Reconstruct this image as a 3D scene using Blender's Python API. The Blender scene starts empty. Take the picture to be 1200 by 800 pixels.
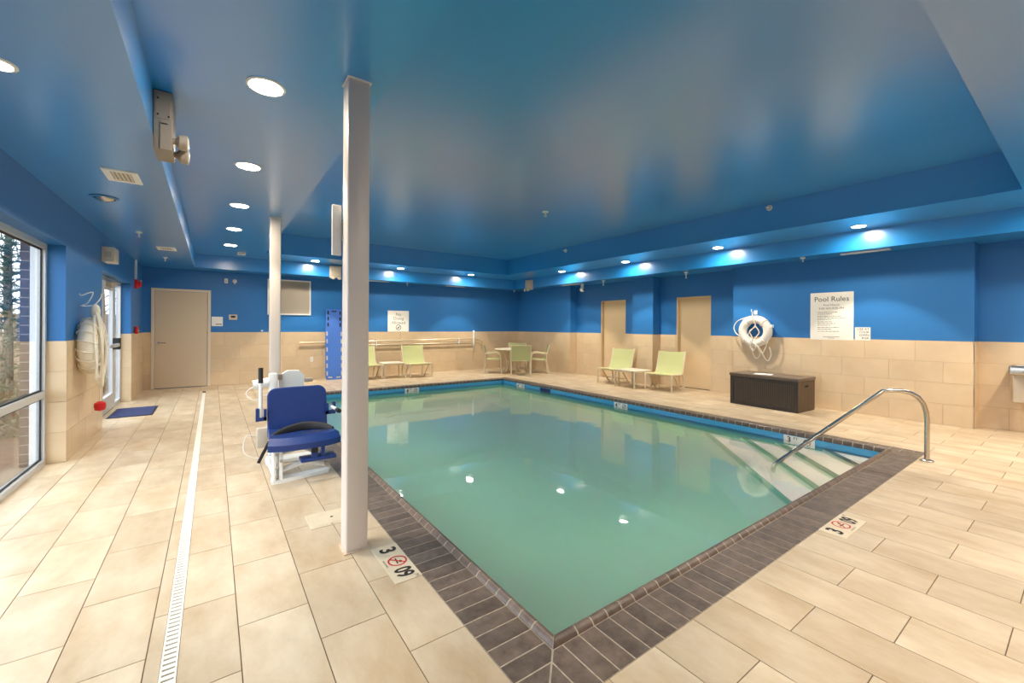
import bpy, bmesh, math, random
from mathutils import Vector, Matrix
random.seed(7)
PI = math.pi
SC = bpy.context.scene
COL = SC.collection

# ------------------------------------------------------------------ camera
F_PX, CY, YAW, ROLL, CAM_H = 491.291, 382.314, math.radians(35.519), math.radians(0.35), 1.406
cam_data = bpy.data.cameras.new('camera')
cam_data.sensor_width = 36.0
cam_data.lens = F_PX / 1200.0 * 36.0
cam_data.shift_y = -(400.0 - CY) / 1200.0
cam_data.clip_start = 0.05
cam = bpy.data.objects.new('camera', cam_data)
COL.objects.link(cam)
_fw = Vector((math.sin(YAW), math.cos(YAW), 0)); _rt = Vector((math.cos(YAW), -math.sin(YAW), 0)); _up = Vector((0, 0, 1))
_r2 = _rt * math.cos(ROLL) + _up * math.sin(ROLL)
_u2 = _up * math.cos(ROLL) - _rt * math.sin(ROLL)
_m = Matrix((( _r2.x, _u2.x, -_fw.x, 0), (_r2.y, _u2.y, -_fw.y, 0), (_r2.z, _u2.z, -_fw.z, CAM_H), (0, 0, 0, 1)))
cam.matrix_world = _m
SC.camera = cam

def proj(X, Y, Z):
    x = X * math.cos(YAW) - Y * math.sin(YAW); d = X * math.sin(YAW) + Y * math.cos(YAW)
    if d < 0.15: return None
    u = F_PX * x / d; v = -F_PX * (Z - CAM_H) / d
    c, s = math.cos(ROLL), math.sin(ROLL)
    return 600 + c * u - s * v, CY + s * u + c * v

# ------------------------------------------------------------------ world, exposure, lamp power
world = bpy.data.worlds.new('overcast_sky'); SC.world = world
world.use_nodes = True
_bg = world.node_tree.nodes['Background']
_bg.inputs['Color'].default_value = (0.80, 0.90, 1.0, 1)
_bg.inputs['Strength'].default_value = 3.1
SC.view_settings.view_transform = 'Standard'
SC.view_settings.look = 'None'
SC.view_settings.exposure = 0.86
SC.view_settings.gamma = 1.0
SC.view_settings.use_curve_mapping = False
SPOT_W = 95.0          # every recessed downlight
LENS_E = 185.0           # glow of its lens
WARM = (1.0, 0.89, 0.73)
SC.cycles.use_denoising = True
SC.cycles.max_bounces = 12
SC.cycles.diffuse_bounces = 5
SC.cycles.glossy_bounces = 4
SC.cycles.transparent_max_bounces = 12
SC.cycles.volume_bounces = 10
SC.cycles.sample_clamp_indirect = 6.0

# ------------------------------------------------------------------ plan of the room (metres)
XL, XR, XA, YF, YB = -1.221, 8.746, 9.02, 11.874, -1.6     # walls; XA: recessed bays of the right wall
Z1, Z2, Z3 = 2.637, 2.94, 3.391                             # the three ceiling levels
TILE_H = 1.23
SLX, SFY, SFX = -0.323, 11.341, 8.233                       # faces of the low soffits
RX0, RX1, RY0, RY1 = 0.923, 7.185, 0.492, 10.324            # raised ceiling over the pool
PX0, PX1, PY0, PY1 = 1.265, 6.31, 1.43, 9.24                # pool, inner edge of coping
COPE = 0.295
OX0, OX1, OY0, OY1 = PX0 - COPE, PX1 + COPE, PY0 - COPE, PY1 + COPE
WATER = -0.105
WIN_Y0, WIN_Y1, WIN_Z = 1.5, 6.12, 2.2
DOR_Y0, DOR_Y1, DOR_Z = 7.83, 10.28, 2.14

# ------------------------------------------------------------------ materials
def srgb(r, g, b):
    f = lambda c: (c / 255 / 12.92) if c / 255 <= 0.04045 else ((c / 255 + 0.055) / 1.055) ** 2.4
    return (f(r), f(g), f(b), 1)
MATS = {}
def mat(name, rgb, rough=0.5, metal=0.0, spec=0.5, var=None, scale=3.0, bump=0.0, bscale=40.0, rnd=0.0, stretch=None, emit=None):
    """procedural material: base colour, optional noise towards `var`, optional per-object brightness shift"""
    m = bpy.data.materials.new(name); m.use_nodes = True
    nt = m.node_tree; N, L = nt.nodes, nt.links
    p = N['Principled BSDF']
    c = srgb(*rgb)
    p.inputs['Roughness'].default_value = rough
    p.inputs['Metallic'].default_value = metal
    p.inputs['Specular IOR Level'].default_value = spec
    p.inputs['Base Color'].default_value = c
    col = None
    if var or bump or rnd:
        geo = N.new('ShaderNodeNewGeometry')
        vec = geo.outputs['Position']
        if rnd:
            oi = N.new('ShaderNodeObjectInfo')
            mul = N.new('ShaderNodeVectorMath'); mul.operation = 'MULTIPLY_ADD'
            comb = N.new('ShaderNodeCombineXYZ')
            L.new(oi.outputs['Random'], comb.inputs[0]); L.new(oi.outputs['Random'], comb.inputs[1])
            mul.inputs[1].default_value = (37, 91, 0)
            L.new(comb.outputs[0], mul.inputs[0]); L.new(vec, mul.inputs[2]); vec = mul.outputs[0]
        if stretch:
            mp = N.new('ShaderNodeMapping'); mp.inputs['Scale'].default_value = stretch
            L.new(vec, mp.inputs['Vector']); vec = mp.outputs[0]
    if var:
        nz = N.new('ShaderNodeTexNoise'); nz.inputs['Scale'].default_value = scale
        nz.inputs['Detail'].default_value = 6; nz.inputs['Roughness'].default_value = 0.62
        L.new(vec, nz.inputs['Vector'])
        rp = N.new('ShaderNodeValToRGB')
        rp.color_ramp.elements[0].position = 0.32; rp.color_ramp.elements[1].position = 0.68
        rp.color_ramp.elements[0].color = c; rp.color_ramp.elements[1].color = srgb(*var)
        L.new(nz.outputs['Fac'], rp.inputs['Fac']); col = rp.outputs['Color']
    if rnd:
        hs = N.new('ShaderNodeHueSaturation')
        mr = N.new('ShaderNodeMapRange'); mr.inputs['To Min'].default_value = 1 - rnd; mr.inputs['To Max'].default_value = 1 + rnd
        L.new(oi.outputs['Random'], mr.inputs['Value']); L.new(mr.outputs[0], hs.inputs['Value'])
        if col: L.new(col, hs.inputs['Color'])
        else: hs.inputs['Color'].default_value = c
        col = hs.outputs['Color']
    if col: L.new(col, p.inputs['Base Color'])
    if bump:
        nb = N.new('ShaderNodeTexNoise'); nb.inputs['Scale'].default_value = bscale; nb.inputs['Detail'].default_value = 3
        L.new(vec, nb.inputs['Vector'])
        bp = N.new('ShaderNodeBump'); bp.inputs['Strength'].default_value = bump; bp.inputs['Distance'].default_value = 0.01
        L.new(nb.outputs['Fac'], bp.inputs['Height']); L.new(bp.outputs[0], p.inputs['Normal'])
    if emit:
        p.inputs['Emission Color'].default_value = (emit[0], emit[1], emit[2], 1); p.inputs['Emission Strength'].default_value = emit[3]
    MATS[name] = m
    return m

mat('blue_paint', (42, 116, 184), rough=0.42, spec=0.5, bump=0.03, bscale=30)
mat('blue_ceiling', (34, 144, 222), rough=0.30, spec=1.0, bump=0.03, bscale=6)
_p = MATS['blue_ceiling'].node_tree.nodes['Principled BSDF']; _p.inputs['Coat Weight'].default_value = 0.8; _p.inputs['Coat Roughness'].default_value = 0.22; _p.inputs['Coat IOR'].default_value = 1.6
mat('floor_tile', (214, 196, 168), rough=0.38, var=(184, 158, 124), scale=2.4, rnd=0.06, stretch=(1.7, 0.8, 1))
mat('grout', (112, 92, 72), rough=0.9)
mat('wall_tile', (222, 198, 163), rough=0.33, var=(214, 187, 150), scale=3.0, rnd=0.04)
mat('wall_grout', (186, 164, 132), rough=0.9)
mat('coping', (120, 104, 92), rough=0.42, var=(86, 72, 62), scale=14, rnd=0.18, bump=0.15, bscale=60)
mat('bullnose', (118, 99, 86), rough=0.35, var=(88, 71, 60), scale=14, rnd=0.16)
mat('cope_grout', (196, 183, 162), rough=0.9, var=(160, 145, 125), scale=30)
mat('plaster', (246, 242, 212), rough=0.7, var=(222, 228, 192), scale=5)
mat('step_plaster', (222, 216, 198), rough=0.7)
mat('waterline', (72, 165, 212), rough=0.2)
mat('nosing', (24, 21, 20), rough=0.6)
mat('column_paint', (226, 214, 203), rough=0.35)
mat('rust', (226, 214, 200), rough=0.9, var=(190, 126, 60), scale=9)
mat('white', (238, 238, 234), rough=0.4)
mat('white_gloss', (240, 240, 238), rough=0.2)
mat('alu', (205, 208, 210), rough=0.35, metal=0.25)
mat('steel', (200, 192, 182), rough=0.22, metal=1.0)
mat('door_beige', (212, 192, 164), rough=0.45)
mat('door_trim', (226, 212, 190), rough=0.4)
mat('panel_beige', (222, 194, 152), rough=0.5)
mat('grey_beige', (168, 156, 140), rough=0.5)
mat('grille', (206, 193, 174), rough=0.5)
mat('weave', (92, 78, 65), rough=0.55)
mat('unit_shade_grey', (146, 136, 122), rough=0.5)  # near emergency unit: its shade is put into this darker grey
mat('dark', (26, 24, 24), rough=0.5)
mat('rubber', (30, 29, 30), rough=0.6)
mat('hole', (8, 8, 8), rough=0.8)
mat('red', (205, 24, 30), rough=0.35)
mat('red_print', (200, 30, 36), rough=0.5)
mat('black_print', (28, 27, 26), rough=0.6)
mat('grey_print', (120, 114, 106), rough=0.7)
mat('sign_white', (240, 236, 226), rough=0.45)
mat('drain_cream', (238, 230, 214), rough=0.5)
mat('marker', (224, 208, 180), rough=0.35, var=(214, 197, 168), scale=8)
mat('lift_blue', (28, 56, 120), rough=0.35)
mat('board_blue', (74, 118, 200), rough=0.4)
mat('mat_blue', (50, 60, 104), rough=0.95, bump=0.4, bscale=200)
mat('rope', (236, 228, 210), rough=0.8)
mat('ring_white', (238, 234, 226), rough=0.45)
mat('chair_frame', (214, 198, 166), rough=0.4)
mat('sling', (192, 194, 136), rough=0.7, bump=0.2, bscale=300)
mat('table_top', (232, 220, 196), rough=0.4)
mat('resin', (58, 49, 42), rough=0.5)
mat('resin_side', (98, 80, 62), rough=0.55, var=(78, 62, 48), scale=4, stretch=(8, 8, 0.6))
mat('resin_lid', (104, 88, 74), rough=0.4)
mat('brick', (92, 74, 72), rough=0.85, var=(66, 54, 58), scale=20, rnd=0.2)
mat('mortar', (170, 164, 160), rough=0.9)
mat('wood_fence', (176, 150, 120), rough=0.85, var=(140, 116, 90), scale=6, stretch=(6, 6, 0.5), rnd=0.1)
mat('soil', (120, 88, 60), rough=1.0, var=(80, 56, 40), scale=9, bump=0.5, bscale=30)
mat('bark', (96, 82, 70), rough=0.9)
mat('needles', (66, 92, 62), rough=0.8, var=(40, 64, 42), scale=8)
mat('shrub', (92, 96, 62), rough=0.8, var=(58, 66, 40), scale=10)
mat('pole_alu', (214, 200, 172), rough=0.35, metal=0.3)
mat('lens', (255, 250, 240), rough=0.5, emit=(1.0, 0.89, 0.73, LENS_E))
mat('lens_dim', (255, 250, 240), rough=0.5, emit=(1.0, 0.89, 0.73, LENS_E * 0.55))
mat('lamp_glass', (220, 215, 200), rough=0.2)
mat('paper', (244, 240, 232), rough=0.7)

def glass_mat():
    m = bpy.data.materials.new('pane_glass'); m.use_nodes = True
    nt = m.node_tree; N, L = nt.nodes, nt.links
    N.remove(N['Principled BSDF'])
    out = N['Material Output']
    lw = N.new('ShaderNodeLayerWeight'); lw.inputs['Blend'].default_value = 0.5
    pw = N.new('ShaderNodeMath'); pw.operation = 'POWER'; pw.inputs[1].default_value = 5.0
    fr = N.new('ShaderNodeMath'); fr.operation = 'MULTIPLY_ADD'; fr.inputs[1].default_value = 0.92; fr.inputs[2].default_value = 0.04
    L.new(lw.outputs['Facing'], pw.inputs[0]); L.new(pw.outputs[0], fr.inputs[0])
    tr = N.new('ShaderNodeBsdfTransparent'); tr.inputs['Color'].default_value = (0.97, 0.98, 0.985, 1)
    gl = N.new('ShaderNodeBsdfGlossy'); gl.inputs['Roughness'].default_value = 0.02
    mx = N.new('ShaderNodeMixShader')
    L.new(fr.outputs[0], mx.inputs[0]); L.new(tr.outputs[0], mx.inputs[1]); L.new(gl.outputs[0], mx.inputs[2])
    L.new(mx.outputs[0], out.inputs['Surface'])
    MATS['glass'] = m
glass_mat()

def water_mat():
    def base(name):
        m = bpy.data.materials.new(name); m.use_nodes = True
        N, L = m.node_tree.nodes, m.node_tree.links
        N.remove(N['Principled BSDF']); out = N['Material Output']
        sc = N.new('ShaderNodeVolumeScatter'); sc.inputs['Color'].default_value = (0.30, 0.999, 0.55, 1); sc.inputs['Density'].default_value = 1.9
        ab = N.new('ShaderNodeVolumeAbsorption'); ab.inputs['Color'].default_value = (0.15, 0.99, 0.55, 1); ab.inputs['Density'].default_value = 0.12
        ad = N.new('ShaderNodeAddShader'); L.new(sc.outputs[0], ad.inputs[0]); L.new(ab.outputs[0], ad.inputs[1])
        L.new(ad.outputs[0], out.inputs['Volume'])
        tr = N.new('ShaderNodeBsdfTransparent')
        return m, N, L, out, tr
    m, N, L, out, tr = base('water_body'); L.new(tr.outputs[0], out.inputs['Surface']); MATS['water_side'] = m
    m, N, L, out, tr = base('water_surface')
    geo = N.new('ShaderNodeNewGeometry')
    nz = N.new('ShaderNodeTexNoise'); nz.inputs['Scale'].default_value = 2.2; nz.inputs['Detail'].default_value = 2
    L.new(geo.outputs['Position'], nz.inputs['Vector'])
    bp = N.new('ShaderNodeBump'); bp.inputs['Strength'].default_value = 0.05; bp.inputs['Distance'].default_value = 0.06
    L.new(nz.outputs['Fac'], bp.inputs['Height'])
    lw = N.new('ShaderNodeLayerWeight'); lw.inputs['Blend'].default_value = 0.5; L.new(bp.outputs[0], lw.inputs['Normal'])
    pw = N.new('ShaderNodeMath'); pw.operation = 'POWER'; pw.inputs[1].default_value = 5.0
    fr = N.new('ShaderNodeMath'); fr.operation = 'MULTIPLY_ADD'; fr.inputs[1].default_value = 0.98; fr.inputs[2].default_value = 0.02
    L.new(lw.outputs['Facing'], pw.inputs[0]); L.new(pw.outputs[0], fr.inputs[0])
    gl = N.new('ShaderNodeBsdfGlossy'); gl.inputs['Roughness'].default_value = 0.03; L.new(bp.outputs[0], gl.inputs['Normal'])
    mx = N.new('ShaderNodeMixShader')
    L.new(fr.outputs[0], mx.inputs[0]); L.new(tr.outputs[0], mx.inputs[1]); L.new(gl.outputs[0], mx.inputs[2])
    L.new(mx.outputs[0], out.inputs['Surface'])
    MATS['water'] = m
water_mat()

# ------------------------------------------------------------------ mesh helpers
class MB:
    def __init__(s): s.v = []; s.f = []
    def add(s, vs, fs):
        o = len(s.v); s.v += [tuple(v) for v in vs]; s.f += [tuple(i + o for i in f) for f in fs]; return s
    def box(s, a, b, bev=0.0, seg=2, mtx=None):
        x0, y0, z0 = a; x1, y1, z1 = b
        vs = [(x0,y0,z0),(x1,y0,z0),(x1,y1,z0),(x0,y1,z0),(x0,y0,z1),(x1,y0,z1),(x1,y1,z1),(x0,y1,z1)]
        fs = [(0,3,2,1),(4,5,6,7),(0,1,5,4),(1,2,6,5),(2,3,7,6),(3,0,4,7)]
        if bev > 0:
            bm = bmesh.new(); V = [bm.verts.new(v) for v in vs]
            for f in fs: bm.faces.new([V[i] for i in f])
            bmesh.ops.bevel(bm, geom=list(bm.edges), offset=bev, segments=seg, affect='EDGES', profile=0.5)
            bm.verts.index_update()
            vs = [v.co.copy() for v in bm.verts]; fs = [[v.index for v in f.verts] for f in bm.faces]; bm.free()
        if mtx is not None: vs = [mtx @ Vector(v) for v in vs]
        return s.add(vs, fs)
    def prism(s, poly, z0, z1, mtx=None):
        n = len(poly)
        vs = [(x, y, z0) for x, y in poly] + [(x, y, z1) for x, y in poly]
        fs = [tuple(range(n))[::-1], tuple(range(n, 2 * n))] + [(i, (i + 1) % n, n + (i + 1) % n, n + i) for i in range(n)]
        if mtx is not None: vs = [mtx @ Vector(v) for v in vs]
        return s.add(vs, fs)
    def tube(s, pts, r, seg=8, closed=False, flat=None):
        pts = [Vector(p) for p in pts]; n = len(pts)
        rs = r if isinstance(r, (list, tuple)) else [r] * n
        tang = []
        for i in range(n):
            a = pts[(i - 1) % n] if (closed or i > 0) else pts[i]
            b = pts[(i + 1) % n] if (closed or i < n - 1) else pts[i]
            t = (b - a); tang.append(t.normalized() if t.length > 1e-9 else Vector((0, 0, 1)))
        ref = Vector((0, 0, 1)) if abs(tang[0].z) < 0.9 else Vector((1, 0, 0))
        nrm = (ref - tang[0] * ref.dot(tang[0])).normalized()
        vs = []; fs = []
        for i in range(n):
            t = tang[i]; nrm = (nrm - t * nrm.dot(t)).normalized(); bn = t.cross(nrm)
            for k in range(seg):
                a = 2 * PI * k / seg
                w = 1.0 if flat is None else flat
                vs.append(pts[i] + nrm * (math.cos(a) * rs[i]) + bn * (math.sin(a) * rs[i] * w))
        m = n if closed else n - 1
        for i in range(m):
            j = (i + 1) % n
            for k in range(seg):
                l = (k + 1) % seg
                fs.append((i*seg+k, i*seg+l, j*seg+l, j*seg+k))
        if not closed:
            fs.append(tuple(range(seg))[::-1]); fs.append(tuple((n-1)*seg + k for k in range(seg)))
        return s.add(vs, fs)
    def cyl(s, p0, p1, r0, r1=None, seg=16):
        return s.tube([p0, p1], [r0, r0 if r1 is None else r1], seg)
    def lathe(s, prof, seg=24, c=(0, 0, 0), axis='z'):
        vs = []; fs = []; n = len(prof)
        for r, z in prof:
            for k in range(seg):
                a = 2 * PI * k / seg; p = (r * math.cos(a), r * math.sin(a), z)
                if axis == 'x': p = (p[2], p[0], p[1])
                if axis == 'y': p = (p[0], p[2], p[1])
                vs.append((p[0] + c[0], p[1] + c[1], p[2] + c[2]))
        for i in range(n - 1):
            for k in range(seg):
                l = (k + 1) % seg; fs.append((i*seg+k, i*seg+l, (i+1)*seg+l, (i+1)*seg+k))
        fs.append(tuple(range(seg))[::-1]); fs.append(tuple((n-1)*seg + k for k in range(seg)))
        return s.add(vs, fs)
    def torus(s, c, R, r, axis='x', seg=40, rs=14, flat=1.0):
        pts = []
        for k in range(seg):
            a = 2 * PI * k / seg; ca, sa = R * math.cos(a), R * math.sin(a)
            pts.append({'x': (c[0], c[1] + ca, c[2] + sa), 'y': (c[0] + ca, c[1], c[2] + sa), 'z': (c[0] + ca, c[1] + sa, c[2])}[axis])
        return s.tube(pts, r, rs, closed=True)
    def sheet(s, rows, th):
        """rows: list of lists of points (a grid); th: thickness along z-like normal"""
        nr, nc = len(rows), len(rows[0])
        top = [Vector(p) for r in rows for p in r]
        bot = []
        for i in range(nr):
            for j in range(nc):
                a = Vector(rows[min(i+1, nr-1)][j]) - Vector(rows[max(i-1, 0)][j])
                b = Vector(rows[i][min(j+1, nc-1)]) - Vector(rows[i][max(j-1, 0)])
                bot.append(Vector(rows[i][j]) - a.cross(b).normalized() * th)
        o = nr * nc; fs = []
        for i in range(nr - 1):
            for j in range(nc - 1):
                q = (i*nc+j, (i+1)*nc+j, (i+1)*nc+j+1, i*nc+j+1)
                fs.append(q); fs.append(tuple(o + k for k in q[::-1]))
        rim = [j for j in range(nc)] + [i*nc+nc-1 for i in range(1, nr)] + [(nr-1)*nc+j for j in range(nc-2, -1, -1)] + [i*nc for i in range(nr-2, 0, -1)]
        for a, b in zip(rim, rim[1:] + rim[:1]): fs.append((a, b, o + b, o + a))
        return s.add(top + bot, fs)
    def mesh(s, name, m, smooth=True):
        me = bpy.data.meshes.new(name); me.from_pydata(s.v, [], s.f)
        bm = bmesh.new(); bm.from_mesh(me); bmesh.ops.recalc_face_normals(bm, faces=bm.faces); bm.to_mesh(me); bm.free()
        me.materials.append(MATS[m])
        if smooth:
            me.shade_smooth(); me.set_sharp_from_angle(angle=math.radians(35))
        return me
    def build(s, name, m, parent=None, loc=(0, 0, 0), rz=0.0, smooth=True):
        return link(name, s.mesh(name, m, smooth), parent, loc, rz)

def link(name, me, parent=None, loc=(0, 0, 0), rz=0.0):
    o = bpy.data.objects.new(name, me); COL.objects.link(o); o.location = loc; o.rotation_euler = (0, 0, rz)
    if parent: o.parent = parent
    return o
def tag(o, label, cat, group=None):
    o['label'] = label; o['category'] = cat
    if group: o['group'] = group
    return o
def thing(name, label, cat, loc=(0, 0, 0), rz=0.0, group=None):
    o = bpy.data.objects.new(name, None); COL.objects.link(o); o.empty_display_size = 0.1
    o.location = loc; o.rotation_euler = (0, 0, rz)
    return tag(o, label, cat, group)
def struct(o, label=None):
    o['kind'] = 'structure'
    if label: o['label'] = label
    return o
def copy_thing(root, loc, rz, label):
    r = root.copy(); COL.objects.link(r); r.location = loc; r.rotation_euler = (0, 0, rz); r['label'] = label
    for ch in list(root.children):
        c = ch.copy(); COL.objects.link(c); c.parent = r
        for g in list(ch.children):
            d = g.copy(); COL.objects.link(d); d.parent = c
    return r
def ring4(mb, axis, d0, d1, u0, u1, v0, v1, e):
    """four strips round a rectangle, butted without overlap; axis: the thin direction"""
    for a, b, c, d in ((u0, u0 + e, v0, v1), (u1 - e, u1, v0, v1), (u0 + e, u1 - e, v0, v0 + e), (u0 + e, u1 - e, v1 - e, v1)):
        if axis == 'x': mb.box((d0, a, c), (d1, b, d))
        elif axis == 'y': mb.box((a, d0, c), (b, d1, d))
        else: mb.box((a, c, d0), (b, d, d1))
    return mb
BOXES = {}
def piece(name, m, parent, a, b):
    """a small slab that shares its mesh with all slabs of the same size"""
    d = tuple(round(b[i] - a[i], 4) for i in range(3)); k = (name, m, d)
    if k not in BOXES: BOXES[k] = MB().box((0, 0, 0), d).mesh(name, m, smooth=False)
    return link(name, BOXES[k], parent, a)
def arc(c, r, a0, a1, n, plane='yz', x=0.0):
    out = []
    for i in range(n + 1):
        a = math.radians(a0 + (a1 - a0) * i / n); p, q = c[0] + r * math.cos(a), c[1] + r * math.sin(a)
        out.append({'yz': (x, p, q), 'xz': (p, x, q), 'xy': (p, q, x)}[plane])
    return out
def smooth_path(pts, n=6):
    """Catmull-Rom through the points"""
    P = [Vector(p) for p in pts]; P = [P[0] * 2 - P[1]] + P + [P[-1] * 2 - P[-2]]; out = []
    for i in range(1, len(P) - 2):
        for k in range(n):
            t = k / n; a, b, c, d = P[i-1], P[i], P[i+1], P[i+2]
            out.append(0.5 * ((2*b) + (c - a) * t + (2*a - 5*b + 4*c - d) * t*t + (3*b - a - 3*c + d) * t**3))
    out.append(P[-2]); return out
def lettering(body, size, p, ex, ey, m, parent, name='lettering', align='CENTER', sx=1.0, bold=0.0):
    """flat print: text whose baseline starts at p, running along ex with its top towards ey"""
    cu = bpy.data.curves.new(name, 'FONT'); cu.body = body; cu.size = size; cu.align_x = align; cu.align_y = 'CENTER'; cu.resolution_u = 3
    cu.offset = bold
    o = bpy.data.objects.new(name, cu); COL.objects.link(o)
    dg = bpy.context.evaluated_depsgraph_get()
    me = bpy.data.meshes.new_from_object(o.evaluated_get(dg))
    bpy.data.objects.remove(o); bpy.data.curves.remove(cu)
    ex, ey, p = Vector(ex), Vector(ey), Vector(p)
    for v in me.vertices: v.co = p + ex * v.co.x * sx + ey * v.co.y
    me.materials.clear(); me.materials.append(MATS[m]); me.name = name
    return link(name, me, parent)
def ring_mark(p, ex, ey, r, w, m, parent, name='no_diving_symbol', bar=True):
    p, ex, ey = Vector(p), Vector(ex), Vector(ey); nz = ex.cross(ey).normalized()
    mb = MB(); n = 28; vs = []; fs = []
    for k in range(n):
        a = 2 * PI * k / n; d = ex * math.cos(a) + ey * math.sin(a)
        vs += [p + d * r, p + d * (r - w)]
    for k in range(n):
        l = (k + 1) % n; fs.append((2*k, 2*l, 2*l+1, 2*k+1))
    mb.add(vs, fs)
    if bar:
        d = (ex + ey).normalized(); q = (ex - ey).normalized() * w * 0.5
        mb.add([p - d*(r-w*.5) - q, p + d*(r-w*.5) - q, p + d*(r-w*.5) + q, p - d*(r-w*.5) + q], [(0, 1, 2, 3)])
    return mb.build(name, m, parent, smooth=False)

# ================================================================== THE SETTING
# ------------------------------------------------------------------ ceiling on three levels
TOP = 3.62
mb = MB()
mb.box((RX0, RY0, Z3), (RX1, RY1, TOP))
for a, b in (((SLX, YB), (RX0, SFY)), ((RX1, YB), (SFX, SFY)), ((RX0, YB), (RX1, RY0)), ((RX0, RY1), (RX1, SFY))):
    mb.box((a[0], a[1], Z2), (b[0], b[1], TOP))
mb.box((-1.7, -2, Z1), (SLX, 12.2, TOP)); mb.box((SLX, SFY, Z1), (9.4, 12.2, TOP)); mb.box((SFX, -2, Z1), (9.4, SFY, TOP))
struct(mb.build('ceiling', 'blue_ceiling', smooth=False), 'glossy blue ceiling on three levels, highest over the pool')

# ------------------------------------------------------------------ walls
WX = -1.41
mb = MB()
for y0, y1 in ((YB - .3, WIN_Y0), (WIN_Y1, DOR_Y0), (DOR_Y1, YF)): mb.box((WX, y0, -0.05), (XL, y1, Z1))
mb.box((WX, WIN_Y0, WIN_Z), (XL, WIN_Y1, Z1)); mb.box((WX, DOR_Y0, DOR_Z), (XL, DOR_Y1, Z1))
wall_left = struct(mb.build('wall_left', 'blue_paint', smooth=False), 'blue left wall with beige tile below')
mb = MB().box((-1.6, YF, -0.05), (9.4, YF + .3, Z1))
wall_far = struct(mb.build('wall_far', 'blue_paint', smooth=False), 'blue far wall with beige tile below')
BAYS = ((YB, 1.024, XA), (1.024, 4.394, XR), (4.394, 6.332, XA), (6.332, 6.946, XR), (6.946, 9.245, XA), (9.245, YF, XR))
DPY = ((5.021, 5.864, 2.118), (7.389, 8.254, 2.14))       # tall beige doors in the two bays
mb = MB()
for y0, y1, x in BAYS:
    ds = [d for d in DPY if y0 < d[0] < y1]
    if not ds: mb.box((x, y0, -0.05), (9.4, y1, Z1))
    else:
        a, b, t = ds[0]
        mb.box((x, y0, -0.05), (9.4, a, Z1)); mb.box((x, b, -0.05), (9.4, y1, Z1)); mb.box((x, a, t), (9.4, b, Z1))
wall_right = struct(mb.build('wall_right', 'blue_paint', smooth=False), 'blue right wall with pilasters, bays and beige tile')
mb = MB().box((-1.6, YB - .3, -0.05), (9.4, YB, TOP))
wall_back = struct(mb.build('wall_back', 'blue_paint', smooth=False), 'blue wall behind the camera')
mb = MB().box((XL, YB, 0), (XA, YB + .012, TILE_H)); mb.build('tile_dado', 'wall_tile', wall_back, smooth=False)

TW, TH, TT, GAP = 0.608, TILE_H / 4, 0.012, 0.0035
def tile_wall(parent, axis, pos, sgn, u0, u1, phase, cuts=()):
    """running-bond wall tiles. axis 'x': the face lies at X=pos and runs along Y; sgn: which way the face looks"""
    mbg = MB()
    lo, hi = (pos, pos + sgn * TT * 0.55) if sgn > 0 else (pos + sgn * TT * 0.55, pos)
    segs = [(u0, u1)]
    for c0, c1 in cuts:
        segs = [q for a, b in segs for q in ((a, min(b, c0)), (max(a, c1), b)) if q[1] - q[0] > 0.01]
    for a, b in segs:
        mbg.box((lo, a, 0), (hi, b, TILE_H)) if axis == 'x' else mbg.box((a, lo, 0), (b, hi, TILE_H))
        for c in range(4):
            ph = phase + (c % 2) * TW / 2
            k = math.floor((a - ph) / TW)
            while ph + k * TW < b:
                s, e = max(a, ph + k * TW + GAP / 2), min(b, ph + (k + 1) * TW - GAP / 2); k += 1
                if e - s < 0.012: continue
                z0, z1 = c * TH + GAP / 2, (c + 1) * TH - GAP / 2
                l2, h2 = (pos, pos + sgn * TT) if sgn > 0 else (pos + sgn * TT, pos)
                if axis == 'x': piece('wall_tile', 'wall_tile', parent, (l2, s, z0), (h2, e, z1))
                else: piece('wall_tile', 'wall_tile', parent, (s, l2, z0), (e, h2, z1))
    mbg.build('grout_bed', 'wall_grout', parent, smooth=False)
tile_wall(wall_left, 'x', XL, 1, WIN_Y1, DOR_Y0, 6.30)
tile_wall(wall_left, 'x', XL, 1, DOR_Y1, YF, 10.5)
tile_wall(wall_left, 'y', WIN_Y1, -1, -1.352, XL + TT, XL - .2)
tile_wall(wall_left, 'y', DOR_Y1, -1, -1.352, XL + TT, XL - .2)
DX0, DX1, DZ = -1.081, -0.038, 2.19                        # far door with its frame
tile_wall(wall_far, 'y', YF, -1, XL, XR, 0.52, cuts=((DX0, DX1),))
for y0, y1, x in BAYS:
    cuts = [(d[0], d[1]) for d in DPY if y0 < d[0] < y1]
    tile_wall(wall_right, 'x', x, -1, max(y0, YB + .02), y1, 1.331, cuts)
for y in (1.024, 6.332, 9.245): tile_wall(wall_right, 'y', y, -1, XR - TT, XA, XR - .3)
for y in (4.394, 6.946): tile_wall(wall_right, 'y', y, 1, XR - TT, XA, XR - .3)

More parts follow.
